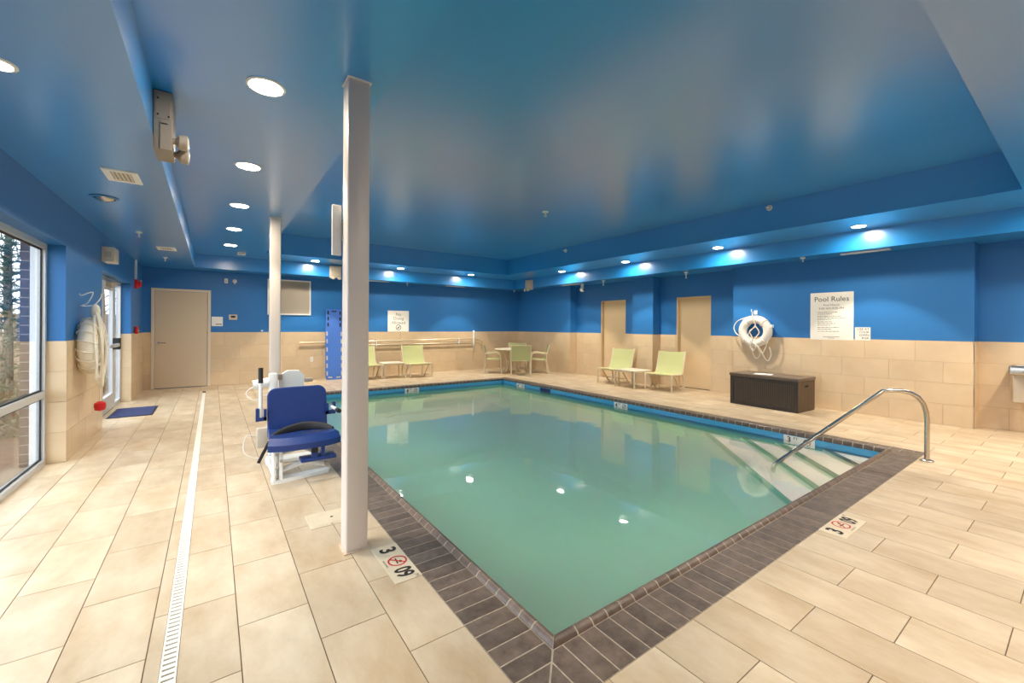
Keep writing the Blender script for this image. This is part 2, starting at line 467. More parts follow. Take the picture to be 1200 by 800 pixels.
# ------------------------------------------------------------------ floor with running-bond tiles
mb = MB()
for a, b in (((-1.6, YB - .3), (OX0, 12.17)), ((OX1, YB - .3), (9.4, 12.17)), ((OX0, YB - .3), (OX1, OY0)), ((OX0, OY1), (OX1, 12.17))):
    mb.box((a[0], a[1], -0.12), (b[0], b[1], -0.004))
floor = struct(mb.build('floor', 'grout', smooth=False), 'deck floor of sand-coloured stone-look tiles laid lengthwise')
DRX0, DRX1 = -0.168, -0.112
FX, FW, FL, FG = 0.104, 0.298, 0.5975, 0.0045
def cols():
    k = -5
    while True:
        if k >= 0: x0 = FX + FW * k; x1 = x0 + FW
        elif k == -1: x0, x1 = -0.222, FX
        else: x0 = -0.222 + FW * (k + 1); x1 = x0 + FW
        if x0 > XA: return
        yield k, x0, x1
        k += 1
def room_rects(x0, x1, y0, y1):
    """cut one tile to the room's plan and to the pool"""
    zones = [(XL, XR, YB, YF), (-1.352, XL, WIN_Y0, WIN_Y1), (-1.352, XL, DOR_Y0, DOR_Y1)] + [(XR, XA, a, b) for a, b, x in BAYS if x == XA]
    out = []
    for a, b, c, d in zones:
        r = (max(x0, a), min(x1, b), max(y0, c), min(y1, d))
        if r[1] - r[0] < .012 or r[3] - r[2] < .012: continue
        px = (OX0, OX1, OY0, OY1); ix = (max(r[0], px[0]), min(r[1], px[1]), max(r[2], px[2]), min(r[3], px[3]))
        if ix[1] <= ix[0] or ix[3] <= ix[2]: out.append(r); continue
        for q in ((r[0], r[1], r[2], px[2] - .003), (r[0], r[1], px[3] + .003, r[3]), (r[0], px[0] - .003, max(r[2], px[2]), min(r[3], px[3])), (px[1] + .003, r[1], max(r[2], px[2]), min(r[3], px[3]))):
            q = (max(q[0], r[0]), min(q[1], r[1]), max(q[2], r[2]), min(q[3], r[3]))
            if q[1] - q[0] > .012 and q[3] - q[2] > .012: out.append(q)
    return out
tiles = []
for k, x0, x1 in cols():
    ph = 0.231 if k % 2 else 0.529
    j = math.floor((YB - ph) / FL)
    while ph + j * FL < YF:
        y0 = ph + j * FL; y1 = ph + (j + 1) * FL; j += 1
        if x1 > OX0 and x0 < OX1:      # no slivers against the coping
            if abs(y1 - OY0) < .03: y1 = OY0
            if abs(y0 - OY0) < .03: y0 = OY0
            if abs(y1 - OY1) < .03: y1 = OY1
            if abs(y0 - OY1) < .03: y0 = OY1
        xs = [(x0, x1)] if k != -1 else [(x0, DRX0 - .002), (DRX1 + .002, x1)]
        if k == -1 and y0 > 10.72: xs = [(x0, x1)]
        for a, b in xs:
            for r in room_rects(a + FG / 2 if a == x0 else a, b - FG / 2 if b == x1 else b, y0 + FG / 2, y1 - FG / 2):
                pts = [proj(x, y, 0) for x in (r[0], r[1]) for y in (r[2], r[3])]
                if None in pts: ar = 0
                else:
                    us = [min(1200, max(0, p[0])) for p in pts]; vs = [min(800, max(0, p[1])) for p in pts]
                    ar = (max(us) - min(us)) * (max(vs) - min(vs))
                tiles.append((ar, r))
tiles.sort(key=lambda t: -t[0])
rest = MB()
for i, (ar, r) in enumerate(tiles):
    if i < 300 and ar > 0: piece('floor_tile', 'floor_tile', floor, (r[0], r[2], -0.004), (r[1], r[3], 0.0))
    else: rest.box((r[0], r[2], -0.004), (r[1], r[3], 0.0))
o = rest.build('floor_tiles_beyond', 'floor_tile', floor, smooth=False); o['kind'] = 'stuff'

# ------------------------------------------------------------------ far door (door_1)
door = struct(bpy.data.objects.new('door_1', None), 'plain beige hinged door in the far wall'); COL.objects.link(door); door.location = (0, 0, 0)
mb = MB(); y0, y1 = YF - .03, YF + .02
mb.box((DX0, y0, 0), (DX0 + .055, y1, DZ), .004, 1); mb.box((DX1 - .055, y0, 0), (DX1, y1, DZ), .004, 1); mb.box((DX0 + .055, y0, DZ - .055), (DX1 - .055, y1, DZ), .004, 1)
mb.build('frame', 'door_trim', door)
MB().box((DX0 + .06, YF - .022, .012), (DX1 - .06, YF + .015, DZ - .06), .003, 1).build('leaf', 'door_beige', door)
for z in (.25, 1.15, 1.88): MB().box((DX1 - .068, YF - .03, z), (DX1 - .054, YF - .018, z + .11)).build('hinge', 'grey_beige', door)
mb = MB().cyl((DX0 + .12, YF - .02, 1.0), (DX0 + .12, YF - .075, 1.0), .012); mb.cyl((DX0 + .12, YF - .07, 1.0), (DX0 + .25, YF - .07, 1.0), .011)
mb.lathe([(.028, 0), (.028, .012)], 16, (DX0 + .12, YF - .034, 1.0), 'y'); mb.build('lever_handle', 'steel', door)
# the two tall beige doors standing back in the bays of the right wall
for n, (a, b, t) in enumerate(DPY):
    d = struct(bpy.data.objects.new('door_%d' % (n + 2), None), ('tall flat beige door panel in the bay nearest the life ring', 'tall flat beige door panel in the bay nearer the corner')[n]); COL.objects.link(d)
    MB().box((XA + .075, a + .02, 0.005), (XA + .12, b - .02, t - .02)).build('leaf', 'panel_beige', d)
    mb = MB().box((XA - .004, a, 0), (XA + .125, a + .022, t)); mb.box((XA - .004, b - .022, 0), (XA + .125, b, t)); mb.box((XA - .004, a + .022, t - .03), (XA + .125, b - .022, t))
    mb.build('frame', 'panel_beige', d)
    MB().box((XA + .125, a, 0), (XA + .2, b, t)).build('backing', 'panel_beige', d)

# ------------------------------------------------------------------ left window (window_1)
win = struct(bpy.data.objects.new('window_1', None), 'tall aluminium window wall beside the left deck'); COL.objects.link(win)
fx0, fx1, fw = -1.41, -1.352, 0.055
mb = MB()
ring4(mb, 'x', fx0, fx1, WIN_Y0, WIN_Y1, 0, WIN_Z, fw)
mb.build('frame', 'alu', win, smooth=False)
MB().box((fx0 + .003, WIN_Y0 + fw, .67), (fx1 - .001, WIN_Y1 - fw, .735)).build('transom', 'alu', win, smooth=False)
for y in (3.78,): MB().box((fx0, y, fw), (fx1, y + .06, WIN_Z - fw)).build('mullion', 'alu', win, smooth=False)
for ya, yb in ((WIN_Y0 + fw, 3.78), (3.84, WIN_Y1 - fw)):
    for za, zb in ((fw, .67), (.735, WIN_Z - fw)):
        MB().box((-1.39, ya, za), (-1.385, yb, zb)).build('pane', 'glass', win, smooth=False)
        mb = MB(); g = .018
        ring4(mb, 'x', -1.384, -1.374, ya, yb, za, zb, g)
        mb.build('gasket', 'dark', win, smooth=False)

# ------------------------------------------------------------------ left glass door (door_4)
gd = struct(bpy.data.objects.new('door_4', None), 'glazed aluminium door with panic bar and sidelights in the left wall'); COL.objects.link(gd)
mb = MB()
mb.box((fx0, DOR_Y0, 0), (fx1, DOR_Y0 + .06, DOR_Z)); mb.box((fx0, DOR_Y1 - .06, 0), (fx1, DOR_Y1, DOR_Z)); mb.box((fx0, DOR_Y0 + .06, DOR_Z - .06), (fx1, DOR_Y1 - .06, DOR_Z))
mb.box((fx0, 8.62, 0), (fx1, 8.68, DOR_Z - .06)); mb.box((fx0, 9.66, 0), (fx1, 9.75, DOR_Z - .06))
mb.box((fx0, DOR_Y0 + .06, 0), (fx1, 8.62, .07)); mb.box((fx0, 9.75, 0), (fx1, DOR_Y1 - .06, .07))
mb.build('frame', 'alu', gd, smooth=False)
mb = MB(); lx0, lx1 = -1.40, -1.352
mb.box((lx0, 8.69, .012), (lx1, 8.79, DOR_Z - .07)); mb.box((lx0, 9.52, .012), (lx1, 9.65, DOR_Z - .07)); mb.box((lx0, 8.79, .012), (lx1, 9.52, .26)); mb.box((lx0, 8.79, DOR_Z - .18), (lx1, 9.52, DOR_Z - .07))
leaf = mb.build('leaf', 'alu', gd, smooth=False)
for ya, yb, za, zb in ((8.79, 9.52, .26, DOR_Z - .18), (DOR_Y0 + .06, 8.62, .07, DOR_Z - .06), (9.75, DOR_Y1 - .06, .07, DOR_Z - .06)):
    MB().box((-1.385, ya, za), (-1.38, yb, zb)).build('pane', 'glass', gd, smooth=False)
mb = MB().box((-1.30, 8.72, 1.03), (-1.262, 9.6, 1.085), .006, 1); bar = mb.build('panic_bar', 'alu', leaf)
mb = MB().box((-1.352, 9.5, .98), (-1.262, 9.62, 1.17), .008, 1); mb.box((-1.352, 8.72, 1.0), (-1.29, 8.79, 1.11), .006, 1); mb.build('latch_box', 'dark', leaf)
mb = MB().box((-1.352, 8.95, DOR_Z - .15), (-1.29, 9.25, DOR_Z - .08), .006, 1); mb.tube([(-1.32, 9.1, DOR_Z - .09), (-1.24, 9.35, DOR_Z - .07), (-1.34, 9.5, DOR_Z - .05)], .012, 6); mb.build('door_closer', 'grey_beige', gd)

# ================================================================== POOL
pool = thing('swimming_pool', 'rectangular indoor pool with dark brown tiled coping and blue waterline band', 'pool', ((PX0 + PX1) / 2, (PY0 + PY1) / 2, 0))
PC = Vector(pool.location)
def pl(x, y, z): return (x - PC.x, y - PC.y, z)
BOT = -0.80
e = 0.012
mb = MB()   # shell with walls of some thickness below the coping
ix0, ix1, iy0, iy1 = PX0 - e, PX1 + e, PY0 - e, PY1 + e
for a, b in (((OX0, OY0), (ix0, OY1)), ((ix1, OY0), (OX1, OY1)), ((ix0, OY0), (ix1, iy0)), ((ix0, iy1), (ix1, OY1))):
    mb.box(pl(a[0], a[1], BOT - .1), pl(b[0], b[1], -0.012))
mb.box(pl(OX0, OY0, BOT - .2), pl(OX1, OY1, BOT))
mb.build('basin', 'plaster', pool, smooth=False)
mb = MB(); bz0, bz1, bt = -0.30, -0.012, 0.008
mb.box(pl(ix0, iy0, bz0), pl(ix0 + bt, iy1, bz1)); mb.box(pl(ix1 - bt, iy0, bz0), pl(ix1, iy1, bz1)); mb.box(pl(ix0 + bt, iy0, bz0), pl(ix1 - bt, iy0 + bt, bz1)); mb.box(pl(ix0 + bt, iy1 - bt, bz0), pl(ix1 - bt, iy1, bz1))
mb.build('waterline_band', 'waterline', pool, smooth=False)
# coping: flat tiles and a raised rounded edge tile, cut on the mitre at the corners
def clip(poly, f):
    out = []
    for i in range(len(poly)):
        a, b = poly[i], poly[(i + 1) % len(poly)]; fa, fb = f(a), f(b)
        if fa >= 0: out.append(a)
        if (fa >= 0) != (fb >= 0):
            t = fa / (fa - fb); out.append((a[0] + (b[0] - a[0]) * t, a[1] + (b[1] - a[1]) * t))
    return out
LIP = 0.055
prof = [(LIP, -0.004), (LIP - .004, .006), (LIP - .014, .018), (.028, .025), (.014, .023), (.004, .014), (0.0, .0), (0.0, -.022), (.006, -.032), (.03, -.032), (LIP, -.012)]
sides = ((Vector((PX0, PY0)), Vector((0, 1)), Vector((-1, 0)), PY1 - PY0), (Vector((PX0, PY0)), Vector((1, 0)), Vector((0, -1)), PX1 - PX0),
         (Vector((PX1, PY0)), Vector((0, 1)), Vector((1, 0)), PY1 - PY0), (Vector((PX0, PY1)), Vector((1, 0)), Vector((0, 1)), PX1 - PX0))
CJ = 0.0085
bed = MB(); lipmesh = {}; flatmesh = {}
for si, (o0, ds, dt, Ln) in enumerate(sides):
    n = round(Ln / 0.1); pit = Ln / n
    W = lambda s, t: o0 + ds * s + dt * t
    # grout bed under the tiles
    q = [W(-LIP * .8, LIP * .8), W(Ln + LIP * .8, LIP * .8), W(Ln + COPE, COPE), W(-COPE, COPE)]
    bed.prism([(p.x - PC.x, p.y - PC.y) for p in q], -0.012, 0.0)
    vs = []; fs = []; m_ = len(prof) - 3
    for i in range(n + 1 if False else 2):
        for t, z in prof:
            s = -t if i == 0 else Ln + t
            tt = min(LIP, t + .0015 if t < .02 else t); zz = z - .0012 if z > 0 else z
            p = W(s, tt); vs.append((p.x - PC.x, p.y - PC.y, zz))
    k_ = len(prof)
    fs = [(j, (j + 1) % k_, k_ + (j + 1) % k_, k_ + j) for j in range(k_)]
    bed.add(vs, fs)
    j0 = -math.ceil(COPE / pit)
    for j in range(j0, n - j0):
        s0, s1 = j * pit + CJ / 2, (j + 1) * pit - CJ / 2
        poly = clip([(s0, LIP + .004), (s1, LIP + .004), (s1, COPE - .002), (s0, COPE - .002)], lambda p: p[0] + p[1] - CJ * .7)
        poly = clip(poly, lambda p: Ln + p[1] - p[0] - CJ * .7) if len(poly) > 2 else []
        if len(poly) > 2:
            area = abs(sum(a[0] * b[1] - b[0] * a[1] for a, b in zip(poly, poly[1:] + poly[:1]))) / 2
            if area > 2e-4:
                c = W(s0, COPE)
                key = (si, tuple((round(a - s0, 4), round(b, 4)) for a, b in poly))
                if key not in flatmesh:
                    loc = [ds * (a - s0) + dt * (b - COPE) for a, b in poly]
                    flatmesh[key] = MB().prism([(p.x, p.y) for p in loc], -0.004, 0.0018).mesh('coping_tile', 'coping', smooth=False)
                link('coping_tile', flatmesh[key], pool, (c.x - PC.x, c.y - PC.y, 0))
        if 0 <= j < n:
            kind = -1 if j == 0 else (1 if j == n - 1 else 0); key = (si, kind)
            if key not in lipmesh:
                vs = []
                for i in (0, 1):
                    for t, z in prof:
                        s = (CJ / 2 if i == 0 else pit - CJ / 2)
                        if kind == -1 and i == 0: s = -t + .002
                        if kind == 1 and i == 1: s = pit + t - .002
                        p = ds * s + dt * t; vs.append((p.x, p.y, z))
                fs = [(a, (a + 1) % k_, k_ + (a + 1) % k_, k_ + a) for a in range(k_)] + [tuple(range(k_)), tuple(range(k_, 2 * k_))]
                lipmesh[key] = MB().add(vs, fs).mesh('bullnose_tile', 'bullnose')
            c = W(j * pit, 0); link('bullnose_tile', lipmesh[key], pool, (c.x - PC.x, c.y - PC.y, 0))
bed.build('grout_bed', 'cope_grout', pool, smooth=False)
# corner steps in the near right corner
for q, z in ((0.60, -0.125), (1.15, -0.157), (1.62, -0.192), (2.20, -0.232)):
    cx, cy = PX1 - .004, PY0 + .004
    st = MB().prism([pl(cx, cy, 0)[:2], pl(cx, cy + q, 0)[:2], pl(cx - q, cy, 0)[:2]], BOT, z).build('step', 'step_plaster', pool, smooth=False)
    w = .075 * 1.414
    MB().prism([pl(cx, cy + q - w, 0)[:2], pl(cx, cy + q, 0)[:2], pl(cx - q, cy, 0)[:2], pl(cx - q + w, cy, 0)[:2]], z - .012, z + .002).build('step_nosing', 'nosing', st, smooth=False)
# skimmer mouth and depth tiles on the waterline
MB().box(pl(PX1 - .002, 7.31, -.10), pl(PX1 + .004, 7.68, -.036)).build('skimmer_mouth', 'mat_blue', pool, smooth=False)
def waterline_marker(px, py, ex, txt, w=.36):
    ex = Vector(ex); nrm = Vector((0, 0, 1)).cross(ex) * -1
    c = Vector((px, py, -0.088)); h = .055
    a = c - ex * w / 2; b = c + ex * w / 2
    vs = [];
    for z in (-h, h):
        for p in (a, b):
            for t in (0, .004): vs.append(Vector((p.x, p.y, p.z + z)) + nrm * t - PC)
    d = MB().add(vs, [(0,1,3,2),(4,6,7,5),(0,4,5,1),(2,3,7,6),(0,2,6,4),(1,5,7,3)]).build('depth_tile', 'sign_white', pool, smooth=False)
    f = c + nrm * .006 - PC
    lettering(txt, .10, f - ex * w * .32, ex, (0, 0, 1), 'black_print', d, bold=.002)
    lettering('FT', .05, f - ex * w * .10 + Vector((0, 0, .022)), ex, (0, 0, 1), 'black_print', d)
    ring_mark(f + ex * w * .26, ex, Vector((0, 0, 1)), .042, .009, 'black_print', d)
waterline_marker(PX1 - .002, 2.30, (0, -1, 0), '3')
waterline_marker(PX1 - .002, 5.27, (0, -1, 0), '4', .32)
waterline_marker(PX1 - .002, 8.45, (0, -1, 0), '4', .32)
waterline_marker(3.76, PY1 - .002, (1, 0, 0), '4', .34)
# water
wt = MB().box((PX0 - .003, PY0 - .003, BOT + .002), (PX1 + .003, PY1 + .003, WATER))
wo = wt.build('pool_water', 'water', smooth=False); wo.data.materials.append(MATS['water_side'])
for f in wo.data.polygons: f.material_index = 0 if f.normal.z > .5 else 1
tag(wo, 'still green pool water reflecting walls and ceiling', 'water'); wo['kind'] = 'stuff'

# ================================================================== LAMPS IN THE CEILING
def downlight(x, y, z, label, group, r=.1, power=1.0):
    t = thing('downlight', label, 'ceiling light', (x, y, z), 0, group)
    MB().lathe([(r + .012, 0), (r + .012, -.006), (r - .004, -.010), (r - .004, 0)], 28).build('trim_ring', 'white', t)
    MB().lathe([(r - .004, -.001), (r - .004, -.004)], 24).build('lens', 'lens' if power > .7 else 'lens_dim', t)
    l = bpy.data.lights.new('downlight_beam', 'SPOT'); l.energy = SPOT_W * power; l.color = WARM; l.spot_size = math.radians(84); l.spot_blend = 0.22; l.shadow_soft_size = .05
    lo = bpy.data.objects.new('downlight_beam', l); COL.objects.link(lo); lo.parent = t; lo.location = (0, 0, -.02)
ORD = ('nearest', 'second', 'third', 'fourth', 'fifth', 'sixth')
for i, y in enumerate((3.12, 4.78, 6.42, 8.05, 9.72)):
    downlight(.272, y, Z2, 'round recessed downlight, %s from the camera in the row above the left deck' % ORD[i], 'downlights above the left deck', power=.5)
for i, x in enumerate((1.98, 4.09, 6.25)):
    downlight(x, 10.87, Z2, 'round downlight in the far ceiling strip, %s' % ('above the blue spine board', 'above the no diving sign', 'left of the far corner')[i], 'downlights along the far wall', r=.085)
for i, y in enumerate((2.10, 4.25, 6.46, 8.66)):
    downlight(7.87, y, Z2, 'round downlight in the right ceiling strip, %s from the camera' % ORD[i], 'downlights along the right wall', r=.085)
downlight(-.84, 3.03, Z1, 'small downlight in the low left soffit at the picture edge', None, r=.06, power=.3)
# unseen downlights, assumed to continue the rows, added as fill light
for x, y, nm in ((1.9, -.05, 'first along the back wall'), (4.0, -.05, 'second along the back wall'), (6.1, -.05, 'third along the back wall'), (7.87, -.1, 'in line with the right row')):
    downlight(x, y, Z2, 'unseen fill downlight over the deck behind the camera, ' + nm, 'unseen fill downlights behind the camera')

# ================================================================== THINGS
# ------------------------------------------------------------------ columns
def column(x, y, w, label):
    t = thing('column', label, 'column', (x, y, 0), 0, 'square steel columns between deck and pool')
    MB().box((-w/2, -w/2, 0.0), (w/2, w/2, Z2), .014, 3).build('shaft', 'column_paint', t)
    MB().box((-w/2 - .012, -w/2 - .012, 0), (w/2 + .012, w/2 + .012, .006)).build('base_plate', 'rust', t, smooth=False)
    MB().box((-w/2 - .006, -w/2 - .006, Z2 - .008), (w/2 + .006, w/2 + .006, Z2)).build('ceiling_seal', 'white', t, smooth=False)
column(.739, 2.75, .135, 'square white steel column nearest the camera, beside the pool lift')
column(.725, 6.88, .135, 'square white steel column farther back, between the lift and the far wall')
t = thing('column_sign', 'small white panel fixed high on the nearest column, edge on', 'sign', (.615, 2.83, 1.855))
MB().box((0, 0, 0), (.055, .022, .32), .002, 1).build('panel', 'white', t)
MB().box((.055, .004, .1), (.09, .014, .22)).build('bracket', 'alu', t, smooth=False)

# ------------------------------------------------------------------ slot drain, skimmer lid, deck depth tiles
t = thing('slot_drain', 'long narrow white slotted drain running down the left deck', 'drain', (DRX0, 0, 0))
w = DRX1 - DRX0
mb = MB(); mb.box((0, YB + .1, -.004), (.007, 10.7, .002)); mb.box((w - .007, YB + .1, -.004), (w, 10.7, .002)); mb.box((0, 10.69, -.004), (w, 10.7, .002))
mb.build('channel_edge', 'drain_cream', t, smooth=False)
mb = MB(); y = YB + .11
while y < 10.68:
    mb.box((.007, y, -.003), (w - .007, min(y + .022, 10.69), .001)); y += .033
o = mb.build('grate_bars', 'drain_cream', t, smooth=False); o['kind'] = 'stuff'
MB().box((.007, YB + .1, -.0045), (w - .007, 10.69, -.0035)).build('channel', 'grey_beige', t, smooth=False)

t = thing('skimmer_lid', 'square white plastic access lid set in the deck behind the nearest column', 'lid', (.715, 3.26, 0))
MB().box((-.16, -.125, 0), (.16, .125, .005), .002, 1).build('rim', 'marker', t)
MB().box((-.135, -.10, .005), (.135, .10, .007), .001, 1).build('cover', 'marker', t)
mb = MB().lathe([(.010, .0068), (.010, .0082)], 12); mb.lathe([(.005, .0068), (.005, .008)], 8, (-.02, -.112, -.0015)); mb.build('finger_hole', 'hole', t)

def deck_marker(x, y, rz, label):
    """local x = reading direction, local y = towards the pool"""
    t = thing('depth_marker', label, 'depth marker', (x, y, 0), rz, 'depth marker tiles set in the deck')
    MB().box((-.215, -.078, 0), (.215, .078, .003)).build('tile', 'marker', t, smooth=False)
    z = .0042; ex, ey = (1, 0, 0), (0, 1, 0)
    lettering('3', .135, (-.145, 0, z), ex, ey, 'black_print', t, 'depth_figure', bold=.004)
    ring_mark((0, .012, z), Vector(ex), Vector(ey), .056, .010, 'red_print', t)
    mb = MB().add([(-.03, .005, z - .0004), (.03, .0, z - .0004), (.03, .008, z - .0004), (-.03, .014, z - .0004)], [(0, 1, 2, 3)]); mb.add([(.012 + .012 * math.cos(a), .026 + .01 * math.sin(a), z - .0004) for a in [k * PI / 5 for k in range(10)]], [tuple(range(10))])
    mb.build('diver_figure', 'black_print', t, smooth=False)
    lettering('NO DIVING', .016, (0, -.060, z), ex, ey, 'black_print', t, 'small_print')
    lettering('09', .135, (.130, 0, z), ex, ey, 'black_print', t, 'depth_figure', sx=.72, bold=.004)
    lettering('M', .032, (.200, .052, z), ex, ey, 'black_print', t, 'unit_mark')
deck_marker(.892, 2.43, -PI / 2, 'depth marker tile reading 3 and 09 at the foot of the nearest column')
deck_marker(3.66, 1.055, 0, 'depth marker tile reading 3 and 09 on the near right deck')

# ------------------------------------------------------------------ stainless hand rail at the steps
b = Vector((6.185, 1.06, 0)); d = Vector((-.675, .738, 0)).normalized()
t = thing('pool_handrail', 'bent stainless steel handrail leading down the corner steps', 'handrail', tuple(b))
sz = [(0, 0.0), (0, .2), (0, .44), (.008, .52), (.035, .61), (.085, .68), (.15, .72), (.23, .738), (.36, .738), (.41, .728), (.455, .69)]
n = 7
for i in range(1, n + 1):
    f = i / n; sz.append((.455 + (1.43 - .455) * f, .69 + (-.115 - .69) * f))
sz += [(1.462, -.15), (1.472, -.19), (1.474, -.231)]
MB().tube([d * a + Vector((0, 0, z)) for a, z in sz], .0225, 14).build('rail', 'steel', t)
MB().lathe([(.058, 0), (.058, .012), (.045, .02), (.026, .024), (.026, 0)], 24).build('deck_flange', 'steel', t)

# ------------------------------------------------------------------ deck storage box
t = thing('deck_box', 'dark brown resin storage box with woven front below the life ring', 'storage box', (8.18, 3.43, 0), math.radians(-3))
w, dp, h = 1.14, .62, .57       # along y, along x
MB().box((-dp/2 + .012, -w/2 + .012, .0), (dp/2 - .012, w/2 - .012, h - .05)).build('body', 'resin', t, smooth=False)
for sgn in (-1, 1):
    y = sgn * (w/2 - .012); sp = MB()
    for k in range(5):
        x0 = -dp/2 + .01 + k * (dp - .02) / 5
        sp.box((x0 + .002, min(y, y + sgn * .012), .012), (x0 + (dp - .02) / 5 - .002, max(y, y + sgn * .012), h - .05))
    side = sp.build('side_panel', 'resin_side', t, smooth=False)
    MB().box((-.06, min(y + sgn * .008, y + sgn * .0135), h - .16), (.06, max(y + sgn * .008, y + sgn * .0135), h - .125), .002, 1).build('hand_hole', 'hole', side)
mb = MB(); fx = -dp/2
ring4(mb, 'x', fx, fx + .02, -w/2, w/2, 0, h - .05, .06)
mb.build('front_frame', 'resin', t, smooth=False)
mb = MB(); k = 0; y = -w/2 + .066
while y < w/2 - .07:
    z = .062
    while z < h - .115:
        off = .006 if (k + round(z / .03)) % 2 else -.001
        mb.box((fx + .006 - off, y, z), (fx + .014, y + .021, z + .027)); z += .03
    y += .0335; k += 1
o = mb.build('woven_front', 'weave', t, smooth=False); o['kind'] = 'stuff'
lid = MB().box((-dp/2 - .015, -w/2 - .012, h - .05), (dp/2, w/2 + .012, h), .008, 2).build('lid', 'resin_lid', t)
for y in (-.17, .17): MB().box((-dp/2 - .018, y - .06, h - .075), (-dp/2 - .004, y + .06, h - .05), .004, 1).build('latch', 'dark', lid)
tag(MB().box((-.105, -.14, 0), (.105, .14, .004)).build('paper_sheet', 'paper', None, (8.09, 3.52, h), math.radians(12), smooth=False), 'white sheet of paper lying on the dark storage box', 'paper')

# ------------------------------------------------------------------ life ring on the right wall
rx, ry, rz_ = 8.643, 3.915, 1.34
t = thing('life_ring', 'white ring buoy with coiled rope hanging above the storage box', 'life ring', (rx, ry, rz_))
ring = MB().torus((0, 0, 0), .232, .078, 'x', 48, 16).build('ring', 'ring_white', t)
for a in (45, 135, 225, 315):
    ca, sa = math.cos(math.radians(a)), math.sin(math.radians(a)); mb = MB(); pts = []
    for k in range(16):
        q = 2 * PI * k / 16; rr = .232 + .081 * math.cos(q); pts.append((.081 * math.sin(q), rr * ca, rr * sa))
    mb.tube(pts, .008, 6, closed=True); mb.build('strap', 'rope', ring)
def rope(pts, r, parent, name='rope_loop', n=6, m='rope'): return MB().tube(smooth_path(pts, n), r, 6).build(name, m, parent)
rope([(-.06, .0, .30), (-.02, .16, .27), (.0, .34, .20), (.0, .41, .08), (-.02, .36, -.04), (-.05, .27, -.10)], .009, t)
rope([(-.08, .02, .36), (-.085, .0, .25), (-.06, -.03, .1), (-.05, .08, .0), (-.07, .02, -.14), (-.09, .05, -.30), (-.07, .0, -.37), (-.08, -.05, -.30), (-.06, -.02, -.15), (-.06, -.1, -.02), (-.06, -.02, .12)], .009, t)
rope([(-.06, -.02, .1), (-.06, .1, -.06), (-.07, .06, -.18), (-.085, -.1, -.30), (-.06, -.15, -.42), (-.05, -.2, -.34), (-.08, -.26, -.2), (-.09, -.3, -.05), (-.07, -.32, .05)], .008, t)
rope([(-.07, .03, -.25), (-.03, .02, -.45), (-.02, -.04, -.53), (-.02, -.1, -.45), (-.05, -.07, -.3)], .008, t)
rope([(-.05, -.12, -.35), (-.02, -.18, -.5), (-.02, -.25, -.56), (-.02, -.3, -.44), (-.05, -.28, -.3)], .008, t)
mb = MB().tube([(.09, .03, .37), (-.05, .03, .37), (-.09, .03, .39), (-.09, .03, .43)], .008, 6); mb.box((.08, 0, .33), (.09, .06, .41)); mb.build('wall_hook', 'white', t)
MB().box((-.06, -.34, .07), (.0, -.29, .13), .006, 1).build('toggle', 'white', t)

# ------------------------------------------------------------------ signs on the right wall
SX = XR - .0
def wall_sign_right(name, label, y_left, y_right, z0, z1, th=.014):
    t = thing(name, label, 'sign', (SX - TT, (y_left + y_right) / 2, z0)); w = y_left - y_right
    MB().box((-th + TT, -w/2, 0), (TT, w/2, z1 - z0), .002, 1).build('panel', 'sign_white', t)
    return t, w, -th + TT - .0012
EXR, EZ = (0, -1, 0), (0, 0, 1)
t, w, fx = wall_sign_right('pool_rules_sign', 'large white Pool Rules notice on the right wall', 3.015, 2.393, 1.206, 2.03)
lettering('Pool Rules', .118, (fx, 0, .705), EXR, EZ, 'black_print', t, 'heading')
lettering('Pool Hours', .05, (fx, 0, .605), EXR, EZ, 'grey_print', t, 'subheading')
lettering('9:00 AM-9:00 PM', .052, (fx, 0, .545), EXR, EZ, 'grey_print', t, 'opening_hours')
mb = MB(); zz = .475
for ln in (.29, .21, 0, .36, .40, .21, 0, .21, .26, .19, 0, .31, .2, 0, .31):
    if ln == 0: zz -= .008; continue
    y = .2; end = .2 - ln
    while y > end + .01:
        wl = random.choice((.02, .03, .045, .055)); e2 = max(end, y - wl)
        mb.add([(fx, y, zz), (fx, e2, zz), (fx, e2, zz + .009), (fx, y, zz + .009)], [(0, 1, 2, 3)]); y = e2 - .009
    zz -= .03
for zz2, ln in ((.05, .24), (.028, .1)):
    mb.add([(fx, .12 - (.24 - ln) / 2, zz2), (fx, -.12 + (.24 - ln) / 2, zz2), (fx, -.12 + (.24 - ln) / 2, zz2 + .007), (fx, .12 - (.24 - ln) / 2, zz2 + .007)], [(0, 1, 2, 3)])
mb.build('fine_print', 'grey_print', t, smooth=False)
t, w, fx = wall_sign_right('own_risk_sign', 'small white own-risk sign beside the Pool Rules notice', 2.372, 2.170, 1.212, 1.425)
for i, s_ in enumerate(('USE AT', 'YOUR', 'OWN', 'RISK')):
    lettering(s_, .050, (fx, -.088, .182 - .049 * i), EXR, EZ, 'black_print', t, 'lettering', align='RIGHT')

